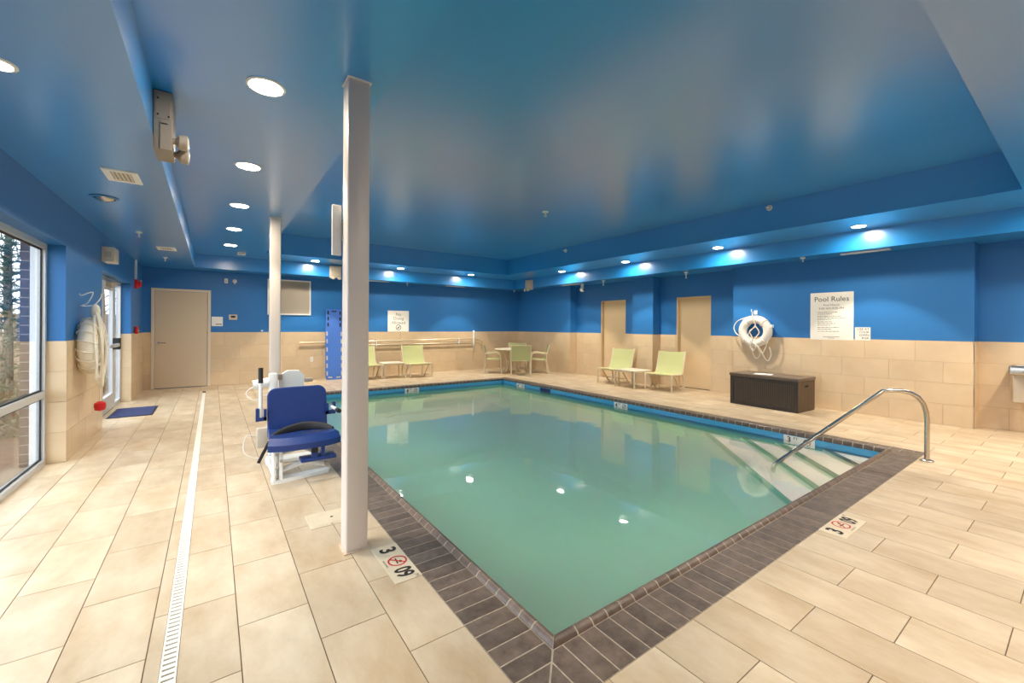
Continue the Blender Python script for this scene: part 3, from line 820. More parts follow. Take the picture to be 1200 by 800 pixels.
# ------------------------------------------------------------------ far wall: signs, grille, small fittings
def far_plate(name, label, cat, x0, x1, z0, z1, th=.014, m='sign_white', part='plate', bev=.002):
    t = thing(name, label, cat, ((x0 + x1) / 2, YF, z0)); w = x1 - x0
    MB().box((-w/2, -th, 0), (w/2, 0, z1 - z0), bev, 1).build(part, m, t)
    return t, w, -th - .0012
EXF = (1, 0, 0)
t, w, fy = far_plate('no_diving_sign', 'square white No Diving Allowed sign on the far wall', 'sign', 4.085, 4.715, 1.232, 1.842, th=.02, part='panel')
for i, s_ in enumerate(('No', 'Diving', 'Allowed')): lettering(s_, .125, (0, fy, .50 - .12 * i), EXF, EZ, 'grey_print', t)
ring_mark((0, fy, .125), Vector(EXF), Vector(EZ), .08, .014, 'black_print', t)
MB().box((-.03, fy - .0005, .1), (.03, fy + .0005, .125)).build('diver_figure', 'black_print', t, smooth=False)
t = thing('wall_grille', 'large louvred return-air grille high on the far wall behind the farther column', 'grille', (1.575, YF, 1.66))
mb = MB(); gw, gh = .97, .88
ring4(mb, 'y', -.03, 0, -gw/2, gw/2, 0, gh, .03)
mb.build('frame', 'white', t, smooth=False)
MB().box((-gw/2 + .03, -.004, .03), (gw/2 - .03, -.001, gh - .03)).build('backing', 'grey_beige', t, smooth=False)
lm = MB().add([(-gw/2 + .03, -.026, 0), (gw/2 - .03, -.026, 0), (gw/2 - .03, -.014, .018), (-gw/2 + .03, -.014, .018), (-gw/2 + .03, -.022, .0), (gw/2 - .03, -.022, .0), (gw/2 - .03, -.010, .018), (-gw/2 + .03, -.010, .018)], [(0,1,2,3),(4,7,6,5),(0,4,5,1),(2,6,7,3),(0,3,7,4),(1,5,6,2)]).mesh('louvre_slat', 'grille', smooth=False)
for k in range(40): link('louvre_slat', lm, t, (0, 0, .034 + k * .0203))
t, w, fy = far_plate('wall_plaque', 'small pale plaque on the far wall right of the door', 'sign', -.022, .190, 1.37, 1.588, m='white')
MB().add([(-.03, fy, .035), (.09, fy, .035), (.09, fy, .055), (-.03, fy, .055)], [(0, 1, 2, 3)]).build('printed_strip', 'grey_print', t, smooth=False)
t, w, fy = far_plate('thermostat', 'small beige thermostat on the far wall right of the pale plaque', 'thermostat', .305, .472, 1.52, 1.645, th=.03, m='grille', part='case', bev=.008)
MB().box((-.045, -.033, .05), (.045, -.029, .095)).build('display', 'dark', t, smooth=False)
t, w, fy = far_plate('motion_sensor', 'small white wall sensor, left of the two high above the thermostat', 'sensor', .215, .285, 2.375, 2.485, th=.045, m='white', part='case', bev=.01)
MB().box((-.02, -.049, .02), (.02, -.043, .06), .004, 1).build('lens_window', 'grille', t)
t, w, fy = far_plate('alarm_sounder', 'small round white alarm sounder, right of the two high above the thermostat', 'alarm', .375, .460, 2.39, 2.475, th=.04, m='white', part='case', bev=.018)
mb = MB().cyl((0, -.025, 0), (0, -.025, -.035), .012, .006, 10); mb.build('horn_tip', 'white', t)
t, w, fy = far_plate('wall_button', 'tiny white fitting at the tile edge left of the farther column', 'switch', .955, 1.0, 1.245, 1.285, th=.03, m='white', part='case', bev=.008)
MB().lathe([(.012, -.034), (.008, -.038)], 10, (0, 0, .02), 'y').build('knob', 'white', t)
t, w, fy = far_plate('wall_socket', 'small white socket plate low on the far wall left of the spine board', 'socket', 2.055, 2.125, .46, .58, th=.016, m='white', bev=.003)
for z in (.035, .075): MB().box((-.014, -.019, z), (.014, -.0155, z + .016)).build('socket_face', 'grille', t, smooth=False)

# spine board leaning on the far wall
t = thing('spine_board', 'blue plastic rescue spine board leaning on the far wall', 'spine board', (2.575, YF - .03, 0))
lean = Matrix.Rotation(math.radians(-9.5), 4, 'X'); H = 1.86
def half(z):     # half width over the height
    f = z / H
    if f < .06: return .185 + .03 * (f / .06)
    if f < .62: return .215
    return .215 - .03 * (f - .62) / .38
bm_pts = [i / 24 * H for i in range(25)]
rowsL = [[(-half(z), 0, z), (-half(z) * .5, -.004, z), (0, -.006, z), (half(z) * .5, -.004, z), (half(z), 0, z)] for z in bm_pts]
tilt = Matrix.Translation((0, -.325, 0)) @ lean @ Matrix.Rotation(math.radians(1.5), 4, 'Y')
rowsL = [[tilt @ Vector(p) for p in r] for r in rowsL]
MB().sheet(rowsL[::-1], .045).build('board', 'board_blue', t)
def board_hole(x, z, w, h, m):
    mb = MB().box((x - w/2, -.009, z - h/2), (x + w/2, -.002, z + h/2), .003, 1, mtx=tilt)
    mb.build('hand_hold', m, t)
for k, z in enumerate((.16, .36, .56, .78, 1.0, 1.20)):
    for sgn in (-1, 1): board_hole(sgn * .178, z, .03, .11, 'grille')
for z in (1.44, 1.60, 1.76):
    for sgn in (-1, 1): board_hole(sgn * .150, z, .035, .10, 'hole')
board_hole(0, 1.80, .12, .035, 'hole'); board_hole(-.1, .06, .10, .03, 'grille'); board_hole(.1, .06, .10, .03, 'grille')

# rescue pole with hook, and net pole, on brackets along the far wall
t = thing('rescue_pole', 'long aluminium rescue pole with looped hook on the far wall', 'rescue pole', (0, YF - .075, 0))
MB().cyl((1.80, 0, .955), (6.88, 0, 1.0), .018, seg=10).build('pole', 'pole_alu', t)
MB().tube(smooth_path([(6.88, 0, 1.0), (7.05, -.0, .985), (7.2, -.01, .90), (7.32, -.02, .76), (7.38, -.03, .6), (7.36, -.04, .45)], 6), .011, 8).build('hook', 'pole_alu', t)
for x in (3.74, 6.35): MB().box((x - .012, -.03, .82), (x + .012, .062, 1.03)).build('wall_bracket', 'white', t, smooth=False)
t = thing('net_pole', 'lower aluminium pole with upright white skimmer head on the far wall', 'pool pole', (0, YF - .075, 0))
MB().cyl((2.9, 0, .86), (6.84, 0, .875), .016, seg=10).build('pole', 'pole_alu', t)
MB().box((6.86, -.06, .80), (6.90, .02, 1.27), .01, 2).build('skimmer_head', 'white', t)
MB().box((6.865, -.05, .58), (6.895, .01, .80), .008, 1).build('skimmer_handle', 'grille', t)

# ------------------------------------------------------------------ emergency lights
def emergency_light(loc, rz, label, w, dp, h, heads_y):
    """local: the wall is at y=0, the unit juts out to -y"""
    t = thing('emergency_light', label, 'emergency light', loc, rz, 'emergency light units on the soffits')
    MB().box((-w/2, -dp, 0), (w/2, 0, h), .008, 2).build('case', 'grille', t)
    MB().box((-w/2 + .02, -dp - .004, h * .48), (w/2 - .02, -dp + .002, h - .03), .002, 1).build('cover_plate', 'grille', t)
    for sx in (-1, 1):
        mb = MB().lathe([(.02, 0), (.045, -.03), (.05, -.06), (.048, -.062)], 18, (sx * w * .27, -dp - .01, -.005), 'y')
        hd = mb.build('lamp_head', 'grey_beige', t)
        MB().lathe([(.042, -.062), (.030, -.068)], 16, (sx * w * .27, -dp - .01, -.005), 'y').build('lamp_glass', 'lamp_glass', hd)
    return t
t = thing('emergency_light', 'emergency light unit hung on the left soffit near the camera, shade painted into its grey', 'emergency light', (SLX, 3.70, 2.55), 0, 'emergency light units on the soffits')
MB().box((.002, -.13, 0), (.10, .13, .385), .007, 2).build('case', 'unit_shade_grey', t)
MB().box((.012, -.134, .20), (.088, -.129, .36), .002, 1).build('cover_plate', 'unit_shade_grey', t)
MB().box((.035, -.138, .0), (.098, -.130, .18), .003, 1).build('battery_cover', 'unit_shade_grey', t)
mb = MB()
for x, z in ((.025, .225), (.025, .33), (.08, .22)): mb.lathe([(.006, -.135), (.006, -.1385)], 8, (x, 0, z), 'y')
mb.box((.04, -.1395, .165), (.075, -.1375, .173)); mb.build('screw', 'dark', t)
for y, zc in ((-.08, .085), (.03, .03)):
    hd = MB().lathe([(.018, 0), (.02, .02), (.048, .045), (.052, .085), (.05, .088)], 18, (.09, y, zc), 'x').build('lamp_head', 'grey_beige', t)
    MB().lathe([(.045, .088), (.03, .095)], 16, (.09, y, zc), 'x').build('lamp_glass', 'lamp_glass', hd)
emergency_light((2.53, SFY, 2.61), 0, 'grey emergency light unit on the far soffit above the spine board', .27, .09, .30, 0)
emergency_light((SFX, 10.55, 2.57), -PI / 2, 'grey emergency light unit on the right soffit beside the far corner', .30, .09, .31, 0)

# ------------------------------------------------------------------ vents, sprinklers, camera, detector
def vent(loc, w, d, label, m='white', slats=5):
    t = thing('ceiling_vent', label, 'vent', loc)
    mb = MB(); e = .012 if min(w, d) < .12 else .045
    ring4(mb, 'z', -.012, 0, -w/2, w/2, -d/2, d/2, e)
    mb.build('frame', m, t, smooth=False)
    MB().box((-w/2 + e, -d/2 + e, -.003), (w/2 - e, d/2 - e, -.001)).build('duct', 'grey_beige', t, smooth=False)
    for k in range(slats):
        if w >= d: y = -d/2 + e + (d - 2*e) * (k + .5) / slats; MB().box((-w/2 + e, y - .003, -.010), (w/2 - e, y + .003, -.003)).build('slat', m, t, smooth=False)
        else: x = -w/2 + e + (w - 2*e) * (k + .5) / slats; MB().box((x - .003, -d/2 + e, -.010), (x + .003, d/2 - e, -.003)).build('slat', m, t, smooth=False)
vent((-.615, 4.72, Z1), .22, .34, 'square white ceiling vent in the left soffit nearest the window')
vent((-.615, 8.80, Z1), .24, .34, 'small white ceiling vent in the left soffit near the far door')
vent((8.50, 2.19, Z1), .10, .62, 'narrow white linear vent in the right soffit above the Pool Rules notice', slats=2)
vent((8.50, 8.95, Z1), .10, .75, 'narrow white linear vent in the right soffit beside the small camera', slats=2)
vent((3.72, 11.62, Z1), .62, .10, 'narrow white linear vent in the far soffit left of the no diving sign', slats=2)
vent((6.12, 11.62, Z1), .62, .10, 'narrow white linear vent in the far soffit near the corner', slats=2)
t = thing('eyeball_spotlight', 'small unlit silver spotlight in the left soffit beside the square vent', 'ceiling light', (-.866, 5.63, Z1))
MB().lathe([(.11, 0), (.11, -.006), (.085, -.012), (.085, 0)], 24).build('trim_ring', 'blue_paint', t)
MB().lathe([(.08, -.001), (.07, -.02), (.04, -.035), (.01, -.038)], 20).build('eyeball', 'steel', t)
def sprinkler(loc, label, r=.03, drop=.07):
    t = thing('sprinkler', label, 'sprinkler', loc, 0, 'fire sprinklers')
    MB().lathe([(r * 1.25, 0), (r * 1.2, -.01), (r * .6, -.016), (r * .6, 0)], 14).build('escutcheon', 'white', t)
    mb = MB().cyl((0, 0, -.012), (0, 0, -drop * .6), r * .35, seg=8); mb.cyl((0, 0, -drop * .6), (0, 0, -drop), r * .2, r * .6, 10); mb.build('head', 'white', t)
sprinkler((-.81, 7.48, Z1), 'sprinkler in the left soffit above the glass door')
sprinkler((-.72, 10.0, Z1), 'sprinkler in the left soffit above the far door')
sprinkler((8.44, 7.66, Z1), 'sprinkler under the right soffit by the farther beige door', .035, .13)
sprinkler((8.62, 5.38, Z1), 'sprinkler under the right soffit by the nearer beige door', .035, .13)
sprinkler((8.40, 3.02, Z1), 'sprinkler under the right soffit above the life ring')
sprinkler((4.56, 11.6, Z1), 'sprinkler under the far soffit above the no diving sign')
sprinkler((8.40, 11.65, Z1), 'sprinkler under the far soffit in the corner')
sprinkler((4.67, 5.57, Z3), 'sprinkler in the middle of the high ceiling over the pool', .045, .08)
def side_sprinkler(y, label):
    t = thing('sidewall_sprinkler', label, 'sprinkler', (RX1, y, 3.31), 0, 'sidewall sprinklers')
    MB().lathe([(.045, 0), (.045, -.008), (.025, -.02), (.025, 0)], 16, axis='x').build('escutcheon', 'white', t)
    mb = MB().cyl((-.015, 0, 0), (-.07, 0, 0), .012, seg=8); mb.box((-.085, -.025, .0), (-.055, .025, .006)); mb.build('head', 'white', t)
side_sprinkler(7.77, 'sprinkler head on the right recess face near the far corner')
side_sprinkler(3.05, 'sprinkler head on the right recess face nearer the camera')
t = thing('security_camera', 'small white dome camera under the right soffit', 'camera', (8.52, 8.52, Z1))
MB().box((-.03, -.03, -.13), (.03, .03, 0), .006, 1).build('mount', 'white', t)
MB().lathe([(.02, -.12), (.06, -.14), (.07, -.175), (.06, -.21), (.03, -.235), (.005, -.24)], 18).build('housing', 'white', t)
MB().lathe([(.03, -.068), (.02, -.078)], 14, (0, 0, -.185), 'y').build('camera_lens', 'dark', t)
t = thing('smoke_detector', 'small white detector on the ceiling beyond the left row of downlights', 'detector', (.49, 10.62, Z2))
MB().box((-.075, -.06, -.05), (.075, .06, 0), .01, 2).build('case', 'white', t); MB().box((-.05, -.062, -.04), (.05, -.058, -.02)).build('grille_slot', 'grille', t, smooth=False)

# ------------------------------------------------------------------ left wall: exit box, fire alarm, pull station
t = thing('exit_box', 'beige box light mounted on the left wall above the glass door', 'wall light', (XL, 7.95, 2.25))
MB().box((0, -.16, 0), (.13, .16, .2), .008, 2).build('case', 'door_trim', t); MB().box((.03, -.164, .06), (.10, -.159, .14), .003, 1).build('face_panel', 'grille', t)
t = thing('fire_strobe', 'red fire alarm strobe with white conduit on the left wall near the far corner', 'fire alarm', (XL, 10.75, 2.09))
MB().box((0, -.07, 0), (.05, .07, .17), .008, 2).build('case', 'red', t); MB().lathe([(.055, .05), (.06, .085), (.03, .1)], 14, (0, 0, .085), 'x').build('strobe', 'red', t)
MB().cyl((.075, -.01, .15), (.105, -.01, .15), .012, seg=8).build('bulb', 'white_gloss', t)
MB().box((.0, -.025, .17), (.03, .025, Z1 - 2.09)).build('conduit', 'white', t, smooth=False)
t = thing('pull_station', 'small red fire alarm pull box on the left wall at tile height', 'fire alarm', (XL + TT, 10.72, 1.22))
MB().box((0, -.06, 0), (.045, .06, .14), .006, 2).build('case', 'red', t); MB().box((.045, -.035, .05), (.056, .035, .07), .002, 1).build('pull_bar', 'white', t)

# ------------------------------------------------------------------ ring buoy and rope on the left wall
t = thing('rescue_ring', 'cream ring buoy wrapped in rope on the left wall beside the glass door', 'life ring', (XL + .10, 6.66, 1.16))
ring = MB().torus((0, 0, 0), .235, .075, 'x', 44, 14).build('ring', 'rope', t)
hk = MB().tube(smooth_path([(-.09, -.05, .58), (-.06, -.12, .56), (.03, -.12, .60), (-.02, -.08, .48), (-.09, 0, .45), (.0, .07, .46), (.05, .12, .54), (.06, .13, .60)], 5), .006, 6); hk.build('wire_hook', 'white_gloss', t)
mb = MB()
for k in range(9):
    a = .05 * math.sin(k * 1.7); b_ = .10 + .02 * math.cos(k * 2.1)
    mb.tube(smooth_path([(.02 + .01 * k % .03, .0, .42), (.08, -.06 + a, .25), (.10, -.10 + a, .0), (.09, -.04 + a, -.28 + .02 * (k % 3)), (.09, .06 + a, -.34 + .03 * (k % 4)), (.10, b_, -.05), (.07, .06 + a, .25), (.02, .01, .42)], 5), .010, 6)
mb.build('rope_coil', 'rope', t)
MB().lathe([(.02, .30), (.04, .34), (.045, .40), (.03, .45), (.012, .47)], 12, (.03, 0, 0)).build('rope_knot', 'rope', t)
rope([(.06, -.18, .2), (.09, -.27, -.1), (.08, -.26, -.36), (.07, -.1, -.42), (.08, .0, -.47), (.08, .08, -.40), (.09, .2, -.2), (.09, .25, 0), (.07, .22, .22), (.03, .08, .36), (.02, .18, .38), (.03, .12, .45), (.02, .02, .42)], .011, t)
wind = []
for k in range(260):
    a = 2 * PI * k / 260; q = 2 * PI * k / 260 * 17; rr = .235 + .086 * math.cos(q)
    wind.append((.086 * math.sin(q), rr * math.cos(a), rr * math.sin(a)))
MB().tube(wind, .008, 5, closed=True).build('wound_rope', 'rope', t)
rope([(.04, -.1, .34), (.06, -.24, .15), (.09, -.30, -.12), (.09, -.24, -.34), (.1, -.12, -.27), (.1, -.06, -.02), (.08, -.04, .28)], .011, t)
rope([(.03, -.02, .40), (.09, -.14, .2), (.12, -.20, -.1), (.11, -.16, -.40), (.1, -.06, -.46), (.1, .02, -.3), (.11, .05, -.05), (.06, .02, .34)], .011, t)
rope([(.06, .12, -.2), (.05, .14, -.45), (.05, .14, -.66)], .006, t, 'cord')
tg = MB().lathe([(.015, -.66), (.05, -.68), (.055, -.72), (.045, -.76), (.01, -.775)], 14, (.05, .14, 0)).build('red_float', 'red', t); tg['label'] = 'red float at the rope end'

# ------------------------------------------------------------------ entrance mat
t = thing('door_mat', 'dark blue entrance mat on the deck in front of the glass door', 'mat', (-1.0, 8.98, 0))
MB().box((-.28, -.46, 0), (.245, .42, .008), .002, 1).build('border', 'dark', t); MB().box((-.26, -.44, .008), (.225, .40, .012), .002, 1).build('pile', 'mat_blue', t)

# ------------------------------------------------------------------ sling lounge chairs and side tables
def make_lounge(label, loc, rz):
    """local: faces -y"""
    t = thing('lounge_chair', label, 'chair', loc, rz, 'green sling lounge chairs'); w = .31
    for sgn in (-1, 1):
        x = sgn * w
        path = [(x, -.30, 0), (x, -.31, .16), (x, -.315, .30)] + [(x, -.27 + .045 * math.cos(a), .325 + .045 * math.sin(a)) for a in (PI * .95, PI * .75, PI * .5)] + [(x, -.1, .355), (x, .10, .345), (x, .19, .36), (x, .235, .42), (x, .30, .62), (x, .34, .78), (x, .37, .86)]
        MB().tube(path, .021, 8).build('side_frame', 'chair_frame', t)
        MB().tube([(x * .96, -.16, .34), (x * .96, .13, .03), (x * .96, .20, 0.0)], .018, 8).build('leg', 'chair_frame', t)
        MB().tube([(x * .97, .22, .40), (x * .97, .31, .22), (x * .97, .33, .1), (x * .97, .29, 0.0)], .018, 8).build('leg', 'chair_frame', t)
    for y, z in ((-.16, .335), (.2, .36)): MB().cyl((-w, y, z), (w, y, z), .011, seg=8).build('cross_bar', 'chair_frame', t)
    prof = [(-.29, .362), (-.2, .358), (-.05, .345), (.08, .34), (.16, .355), (.215, .42), (.27, .56), (.315, .70), (.355, .845)]
    rows = [[(x, y, z) for x in (-.295, -.15, 0, .15, .295)] for y, z in prof]
    MB().sheet(rows[:5], .008).build('seat', 'sling', t)
    MB().sheet(rows[4:], .008).build('backrest', 'sling', t)
    return t
lc = make_lounge('green sling lounge chair, right of the low table under the far wall pole', (4.63, 11.04, 0), 0)
copy_thing(lc, (3.31, 11.22, 0), math.radians(2), 'green sling lounge chair half hidden behind the nearest column')
copy_thing(lc, (8.24, 7.06, 0), math.radians(-84), 'green sling lounge chair by the right wall farther from the storage box')
copy_thing(lc, (8.31, 5.70, 0), math.radians(-82), 'green sling lounge chair by the right wall nearer the storage box')
def make_side_table(label, loc, rz):
    t = thing('side_table', label, 'table', loc, rz, 'low square side tables'); w = .29
    MB().box((-w, -w, .385), (w, w, .41), .008, 2).build('table_top', 'table_top', t)
    mb = MB()
    for a, b in (((-w, -w), (w, -w)), ((-w, w), (w, w)), ((-w, -w), (-w, w)), ((w, -w), (w, w))): mb.cyl((a[0] * .95, a[1] * .95, .365), (b[0] * .95, b[1] * .95, .365), .013, seg=8)
    mb.build('apron', 'chair_frame', t)
    for sx in (-1, 1):
        for sy in (-1, 1): MB().tube([(sx * w * .86, sy * w * .9, .375), (sx * w * .97, sy * w * .97, .35), (sx * w, sy * w, .28), (sx * w, sy * w, 0)], .020, 8).build('leg', 'chair_frame', t)
    return t
st = make_side_table('low square side table between the lounge chairs under the far wall pole', (3.98, 11.22, 0), math.radians(-3))
copy_thing(st, (8.08, 6.385, 0), math.radians(-4), 'low square side table between the lounge chairs at the right wall')

# ------------------------------------------------------------------ round table with four armchairs
tx, ty = 7.45, 10.42; vd = YAW      # the set stands turned towards the room's corner
t = thing('round_table', 'round pale patio table in the far corner among green armchairs', 'table', (tx, ty, 0))
MB().lathe([(.02, .70), (.50, .70), (.525, .708), (.53, .72), (.52, .728), (.02, .730)], 40).build('table_top', 'table_top', t)
for k in range(4):
    a = vd + PI / 4 + k * PI / 2; c, s_ = math.cos(a), math.sin(a)
    MB().tube([(.36 * c, .36 * s_, .70), (.26 * c, .26 * s_, .55), (.17 * c, .17 * s_, .35), (.2 * c, .2 * s_, .15), (.34 * c, .34 * s_, 0.0)], .018, 8).build('leg', 'chair_frame', t)
MB().torus((0, 0, .35), .165, .010, 'z', 24, 6).build('stretcher_ring', 'chair_frame', t)
def make_armchair(label, loc, rz):
    """local: faces +y"""
    t = thing('armchair', label, 'chair', loc, rz, 'green sling armchairs around the round table'); w = .275
    for sgn in (-1, 1):
        x = sgn * w
        MB().tube(smooth_path([(x, .24, 0), (x, .235, .3), (x, .225, .5), (x, .17, .60), (x, .05, .625), (x, -.10, .60), (x, -.235, .60)], 4), .019, 8).build('armrest', 'chair_frame', t)
        MB().tube(smooth_path([(x, -.30, 0), (x, -.25, .25), (x, -.215, .43), (x, -.245, .62), (x, -.31, .86)], 4), .019, 8).build('leg', 'chair_frame', t)
        MB().cyl((x, .235, .42), (x, -.215, .40), .012, seg=8).build('seat_rail', 'chair_frame', t)
    MB().cyl((-w, -.305, .855), (w, -.305, .855), .012, seg=8).build('top_rail', 'chair_frame', t)
    rows = [[(x, y, z) for x in (-.262, -.13, 0, .13, .262)] for y, z in ((.24, .43), (.1, .42), (-.05, .41), (-.19, .415))]
    MB().sheet([r[::-1] for r in rows], .01).build('seat', 'sling', t)
    rows = [[(x, y, z) for x in (-.262, -.13, 0, .13, .262)] for y, z in ((-.21, .43), (-.225, .52), (-.245, .62), (-.275, .74), (-.305, .86))]
    MB().sheet([r[::-1] for r in rows], .01).build('backrest', 'sling', t)
    return t
V = Vector((math.sin(vd), math.cos(vd), 0)); R_ = Vector((math.cos(vd), -math.sin(vd), 0)); C = Vector((tx, ty, 0))
def at(f, r): p = C + V * f + R_ * r; return (p.x, p.y, 0)
ac = make_armchair('green armchair nearest the pool, its back to the camera at the round table', at(-.60, .25), -vd)
copy_thing(ac, at(.70, .17), -vd + PI, 'green armchair in the corner behind the round table')
copy_thing(ac, at(-.10, -.56), -vd - PI / 2, 'green armchair left of the round table, seen from the side')
copy_thing(ac, at(-.02, .80), -vd + PI / 2, 'green armchair right of the round table, by the right wall')

# ------------------------------------------------------------------ drinking fountain at the right edge
t = thing('drinking_fountain', 'steel wall fountain at the right edge of the picture', 'fountain', (XA - TT, .56, .42))
MB().box((-.30, -.22, .38), (0, .15, .50), .02, 3).build('basin', 'steel', t)
MB().box((-.18, -.18, .0), (0, .12, .38), .02, 2).build('cabinet', 'grille', t)
MB().lathe([(.13, .495), (.12, .505), (.10, .502)], 24, (-.15, -.03, 0)).build('bowl', 'alu', t)
MB().tube([(-.03, -.03, .50), (-.03, -.03, .54), (-.06, -.03, .55)], .008, 8).build('bubbler', 'steel', t)

# ------------------------------------------------------------------ pool lift
t = thing('pool_lift', 'blue and white pool lift chair with black strap beside the nearest column', 'pool lift', (.69, 4.45, 0))
base = MB()
base.prism([(-.26, -.24), (-.19, -.24), (.22, -.165), (.245, -.11), (.22, -.08), (-.19, -.12), (-.26, -.12)], 0.0, .03)
base.box((-.25, -.20, .03), (-.20, .42, .09), .008, 1); base.box((-.25, .36, 0), (.20, .50, .05), .01, 1)
base = base.build('base_frame', 'white', t)
mb = MB(); mb.box((-.255, -.235, .03), (-.225, -.125, .28), .006, 1); mb.box((-.205, -.235, .03), (-.175, -.125, .28), .006, 1); mb.build('upright_plate', 'white', t)
for z in (.06, .14, .2, .26): MB().lathe([(.013, 0), (.013, -.012), (.006, -.014)], 10, (-.225 if z != .2 else -.19, -.235, z), 'y').build('bolt', 'grey_beige', t)
mb = MB().tube([(-.2, -.18, .10), (.02, -.17, .15), (.2, -.15, .085)], .026, 8); mb.build('link_arm', 'white', t)
mb = MB().tube([(-.18, -.17, .25), (.0, -.14, .27), (.18, -.12, .16), (.2, -.13, .09)], .018, 8); mb.build('tilt_arm', 'white', t)
MB().lathe([(.024, 0), (.024, -.02), (.012, -.024)], 12, (.2, -.165, .095), 'y').build('pivot_bolt', 'grey_beige', t)
# mast and arm
MB().box((-.225, .40, 0), (-.155, .47, .915), .008, 2).build('mast', 'white', t)
mb = MB().box((-.12, .48, .60), (.115, .53, .93), .0, 1); 
mb = MB().prism([(-.13, .60), (.02, .60), (.10, .72), (.11, .87), (.06, .925), (-.05, .93), (-.13, .88)], .47, .53, mtx=Matrix(((1,0,0,0),(0,0,1,0),(0,1,0,0),(0,0,0,1)))); mb.build('mast_arm', 'white', t)
MB().box((.11, .46, .80), (.19, .54, .84), .006, 1).build('arm_bracket', 'grey_beige', t)
MB().box((-.14, .45, .84), (-.10, .53, .90), .004, 1).build('arm_pin', 'grey_beige', t)
MB().cyl((-.36, .44, .805), (-.225, .44, .825), .048, seg=18).build('motor', 'white', t)
MB().box((-.33, .38, .18), (-.235, .45, .38), .01, 2).build('control_box', 'grille', t)
rope([(-.34, .44, .80), (-.42, .42, .74), (-.36, .42, .66), (-.24, .42, .70)], .004, t, 'cable', m='white_gloss')
rope([(-.30, .40, .30), (-.42, .36, .32), (-.44, .34, .18), (-.34, .34, .1), (-.24, .38, .12)], .004, t, 'cable', m='white_gloss')
# seat
mb = MB(); rows = []
for j, (y, z) in enumerate(((-.27, .30), (-.275, .33), (-.25, .352), (-.1, .345), (.05, .342), (.17, .35))):
    hw = (.285, .29, .285, .275, .265, .255)[j]
    rows.append([(hw * q, y + .035 * abs(q) ** 3 * (1 if j < 3 else 0), z + .012 * abs(q) ** 4) for q in (-1, -.9, -.6, -.2, .2, .6, .9, 1)])
MB().sheet(rows, .045).build('seat', 'lift_blue', t)
# backrest: rounded panel, leaning back a little
bw, bh, rr = .268, .47, .085
poly = [(-bw, 0), (bw, 0)]
poly += [(bw - rr + rr * math.cos(math.radians(a)), bh - rr + rr * math.sin(math.radians(a))) for a in range(0, 91, 15)]
poly += [(-bw + rr + rr * math.cos(math.radians(a)), bh - rr + rr * math.sin(math.radians(a))) for a in range(90, 181, 15)]
mt = Matrix.Translation((0.01, .17, .325)) @ Matrix.Rotation(math.radians(-8), 4, 'X') @ Matrix(((1,0,0,0),(0,0,1,0),(0,1,0,0),(0,0,0,1)))
back = MB().prism(poly, 0, .035, mtx=mt).build('backrest', 'lift_blue', t, smooth=False)
bev = back.modifiers.new('soft_edge', 'BEVEL'); bev.width = .012; bev.segments = 3; bev.limit_method = 'ANGLE'; bev.angle_limit = math.radians(50)
for sgn in (-1, 1):
    x = sgn * .31
    mb = MB(); mb.box((x - .045, .17, .49), (x + .045, .21, .525)); mb.box((x + sgn * .018, .165, .49), (x + sgn * .045, .215, .61)); mb.box((x - sgn * .045, .17, .49), (x - sgn * .02, .21, .60))
    mb.build('armrest_bracket', 'lift_blue', t, smooth=False)
arm = MB().cyl((-.315, .19, .51), (-.315, .2, .86), .016, seg=12).build('armrest', 'white', t)
MB().cyl((-.315, .2, .85), (-.315, .204, .995), .021, seg=12).build('grip', 'rubber', arm)
arm = MB().cyl((.325, .19, .56), (.325, -.08, .565), .016, seg=12).build('armrest', 'white', t)
MB().cyl((.325, -.02, .564), (.325, -.12, .566), .021, seg=12).build('grip', 'rubber', arm)
mb = MB().box((-.04, -.30, .165), (.265, -.16, .20), .012, 2); mb.build('footrest', 'lift_blue', t)
mb = MB().box((.05, -.295, .20), (.10, -.255, .31)); mb.box((.13, -.295, .20), (.16, -.255, .31)); mb.build('footrest_stem', 'lift_blue', t, smooth=False)
MB().box((.045, -.305, .245), (.10, -.297, .305), .003, 1).build('buckle', 'dark', t)
pts = smooth_path([(-.36, -.19, .20), (-.31, -.2, .31), (-.25, -.13, .375), (-.1, -.09, .375), (.08, -.10, .385), (.2, -.12, .39), (.29, -.15, .375), (.3, -.19, .36)], 6)
mb = MB().tube(pts, [.014] * len(pts), 8, flat=.5); mb.build('strap', 'rubber', t)
pts = smooth_path([(-.25, -.05, .37), (-.12, .02, .40), (.05, .05, .415), (.2, -.02, .405), (.27, -.1, .39)], 6)
MB().tube(pts, [.03 + .022 * math.sin(PI * i / (len(pts) - 1)) for i in range(len(pts))], 10, flat=.6).build('belt_pad', 'rubber', t)

# ================================================================== OUTSIDE THE WINDOW
gr = MB().box((-40, -20, -.35), (-1.62, 60, -.15)).build('ground_outside', 'soil', None, smooth=False); struct(gr, 'brown mulch ground outside the window')
pier = thing('brick_pier', 'dark brick jamb outside the left window', 'brick jamb', (-1.47, 6.12, -.15))
MB().box((-.060, .008, 0), (-.003, .62, 2.75)).build('mortar_core', 'mortar', pier, smooth=False)
for k in range(30):
    z = .005 + k * .0905
    for a, b_ in (((0, .20), (.21, .41), (.42, .62)), ((0, .095), (.105, .305), (.315, .515), (.525, .62)))[k % 2]: piece('brick', 'brick', pier, (-.064, a, z), (0, b_, z + .08))
MB().box((.002, .0, 0), (.058, .62, 2.75)).build('cladding_strip', 'white', pier, smooth=False)
f0 = thing('wooden_fence', 'tan board fence beyond the left window', 'fence', (-1.9, 15.5, -.15))
for k in range(60): piece('fence_board', 'wood_fence', f0, (-.15 * (k + 1), 0, 0), (-.15 * (k + 1) + .138, .02, 1.78 + .02 * (k % 3)))
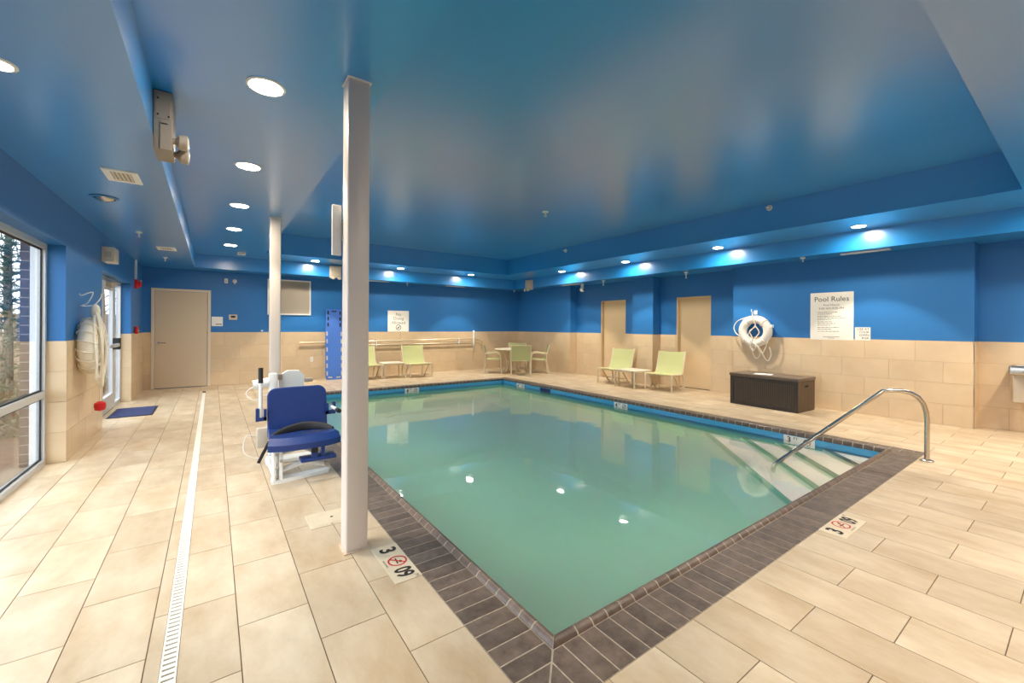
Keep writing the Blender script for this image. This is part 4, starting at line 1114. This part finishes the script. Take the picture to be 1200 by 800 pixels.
for z in (.3, 1.5): MB().box((-9.1, .02, z), (0, .06, z + .08)).build('fence_rail', 'wood_fence', f0, smooth=False)
def conifer(loc, h, label):
    t = thing('conifer', label, 'tree', loc); MB().cyl((0, 0, 0), (0, 0, h), .05, .01, 8).build('trunk', 'bark', t)
    mb = MB()
    for k in range(70):
        z = h * (.12 + .86 * k / 70); a = k * 2.4; L_ = (1 - z / h) * h * .26 + .08
        p0 = Vector((0, 0, z)); dr = Vector((math.cos(a), math.sin(a), .18))
        for q in range(9):
            c = p0 + dr * L_ * (q + 1) / 9; s_ = .05 + .10 * (1 - q / 9)
            for w_ in range(3):
                d2 = Vector((random.uniform(-1, 1), random.uniform(-1, 1), random.uniform(-.3, .7))).normalized() * s_ * 1.3
                n2 = Vector((random.uniform(-1, 1), random.uniform(-1, 1), random.uniform(-1, 1))).normalized() * .012
                mb.add([c - n2, c + n2, c + d2], [(0, 1, 2)])
    o = mb.build('needles', 'needles', t, smooth=False); o['kind'] = 'stuff'
conifer((-2.76, 10.6, -.15), 3.1, 'slim evergreen tree outside the left window')
def bare_tree(loc, h, label):
    t = thing('bare_tree', label, 'tree', loc); mb = MB()
    MB().tube([(0, 0, 0), (.05, 0, h * .3), (0, .05, h * .6), (.06, 0, h)], [.09, .07, .05, .015], 8).build('trunk', 'bark', t)
    for k in range(46):
        z = h * (.25 + .7 * k / 46); a = k * 2.1; L_ = h * .28 * (1.1 - z / h)
        p = [Vector((0.03, 0, z))]; dr = Vector((math.cos(a), math.sin(a), .6))
        for q in range(4): dr = (dr + Vector((random.uniform(-.5, .5), random.uniform(-.5, .5), random.uniform(-.2, .4)))).normalized(); p.append(p[-1] + dr * L_ / 3)
        mb.tube(p, [.016, .012, .009, .006, .003], 5)
        for q in (1, 2, 3):
            d2 = Vector((random.uniform(-1, 1), random.uniform(-1, 1), random.uniform(0, 1))).normalized() * L_ * .4
            mb.tube([p[q], p[q] + d2 * .5, p[q] + d2 + Vector((0, 0, .05))], [.007, .005, .002], 4)
    o = mb.build('branches', 'bark', t); o['kind'] = 'stuff'
bare_tree((-3.78, 14.2, -.15), 4.6, 'bare leafless tree by the fence outside the left window')
bare_tree((-2.6, 16.5, -.15), 5.2, 'bare leafless tree behind the fence seen through the door glass')
def bush(loc, r, label):
    t = thing('bush', label, 'bush', loc, 0, 'shrubs outside the window'); mb = MB()
    for k in range(900):
        d0 = Vector((random.gauss(0, 1), random.gauss(0, 1), abs(random.gauss(0, 1)))).normalized() * r * random.uniform(.4, 1)
        n2 = Vector((random.uniform(-1, 1), random.uniform(-1, 1), random.uniform(-1, 1))).normalized() * .035; n3 = n2.cross(Vector((.3, .5, .8))).normalized() * .03
        mb.add([d0 - n2, d0 + n3, d0 + n2, d0 - n3], [(0, 1, 2, 3)])
    o = mb.build('foliage', 'shrub', t, smooth=False); o['kind'] = 'stuff'
    mb = MB()
    for k in range(6): mb.cyl((0, 0, 0), (r * .5 * math.cos(k), r * .5 * math.sin(k), r * .7), .012, .005, 5)
    mb.build('stems', 'bark', t)
bush((-2.35, 8.9, -.15), .55, 'brownish shrub low outside the left window')
bush((-3.1, 11.8, -.15), .7, 'larger shrub in front of the fence outside')
bush((-1.95, 13.6, -.15), .5, 'shrub seen through the glass door')
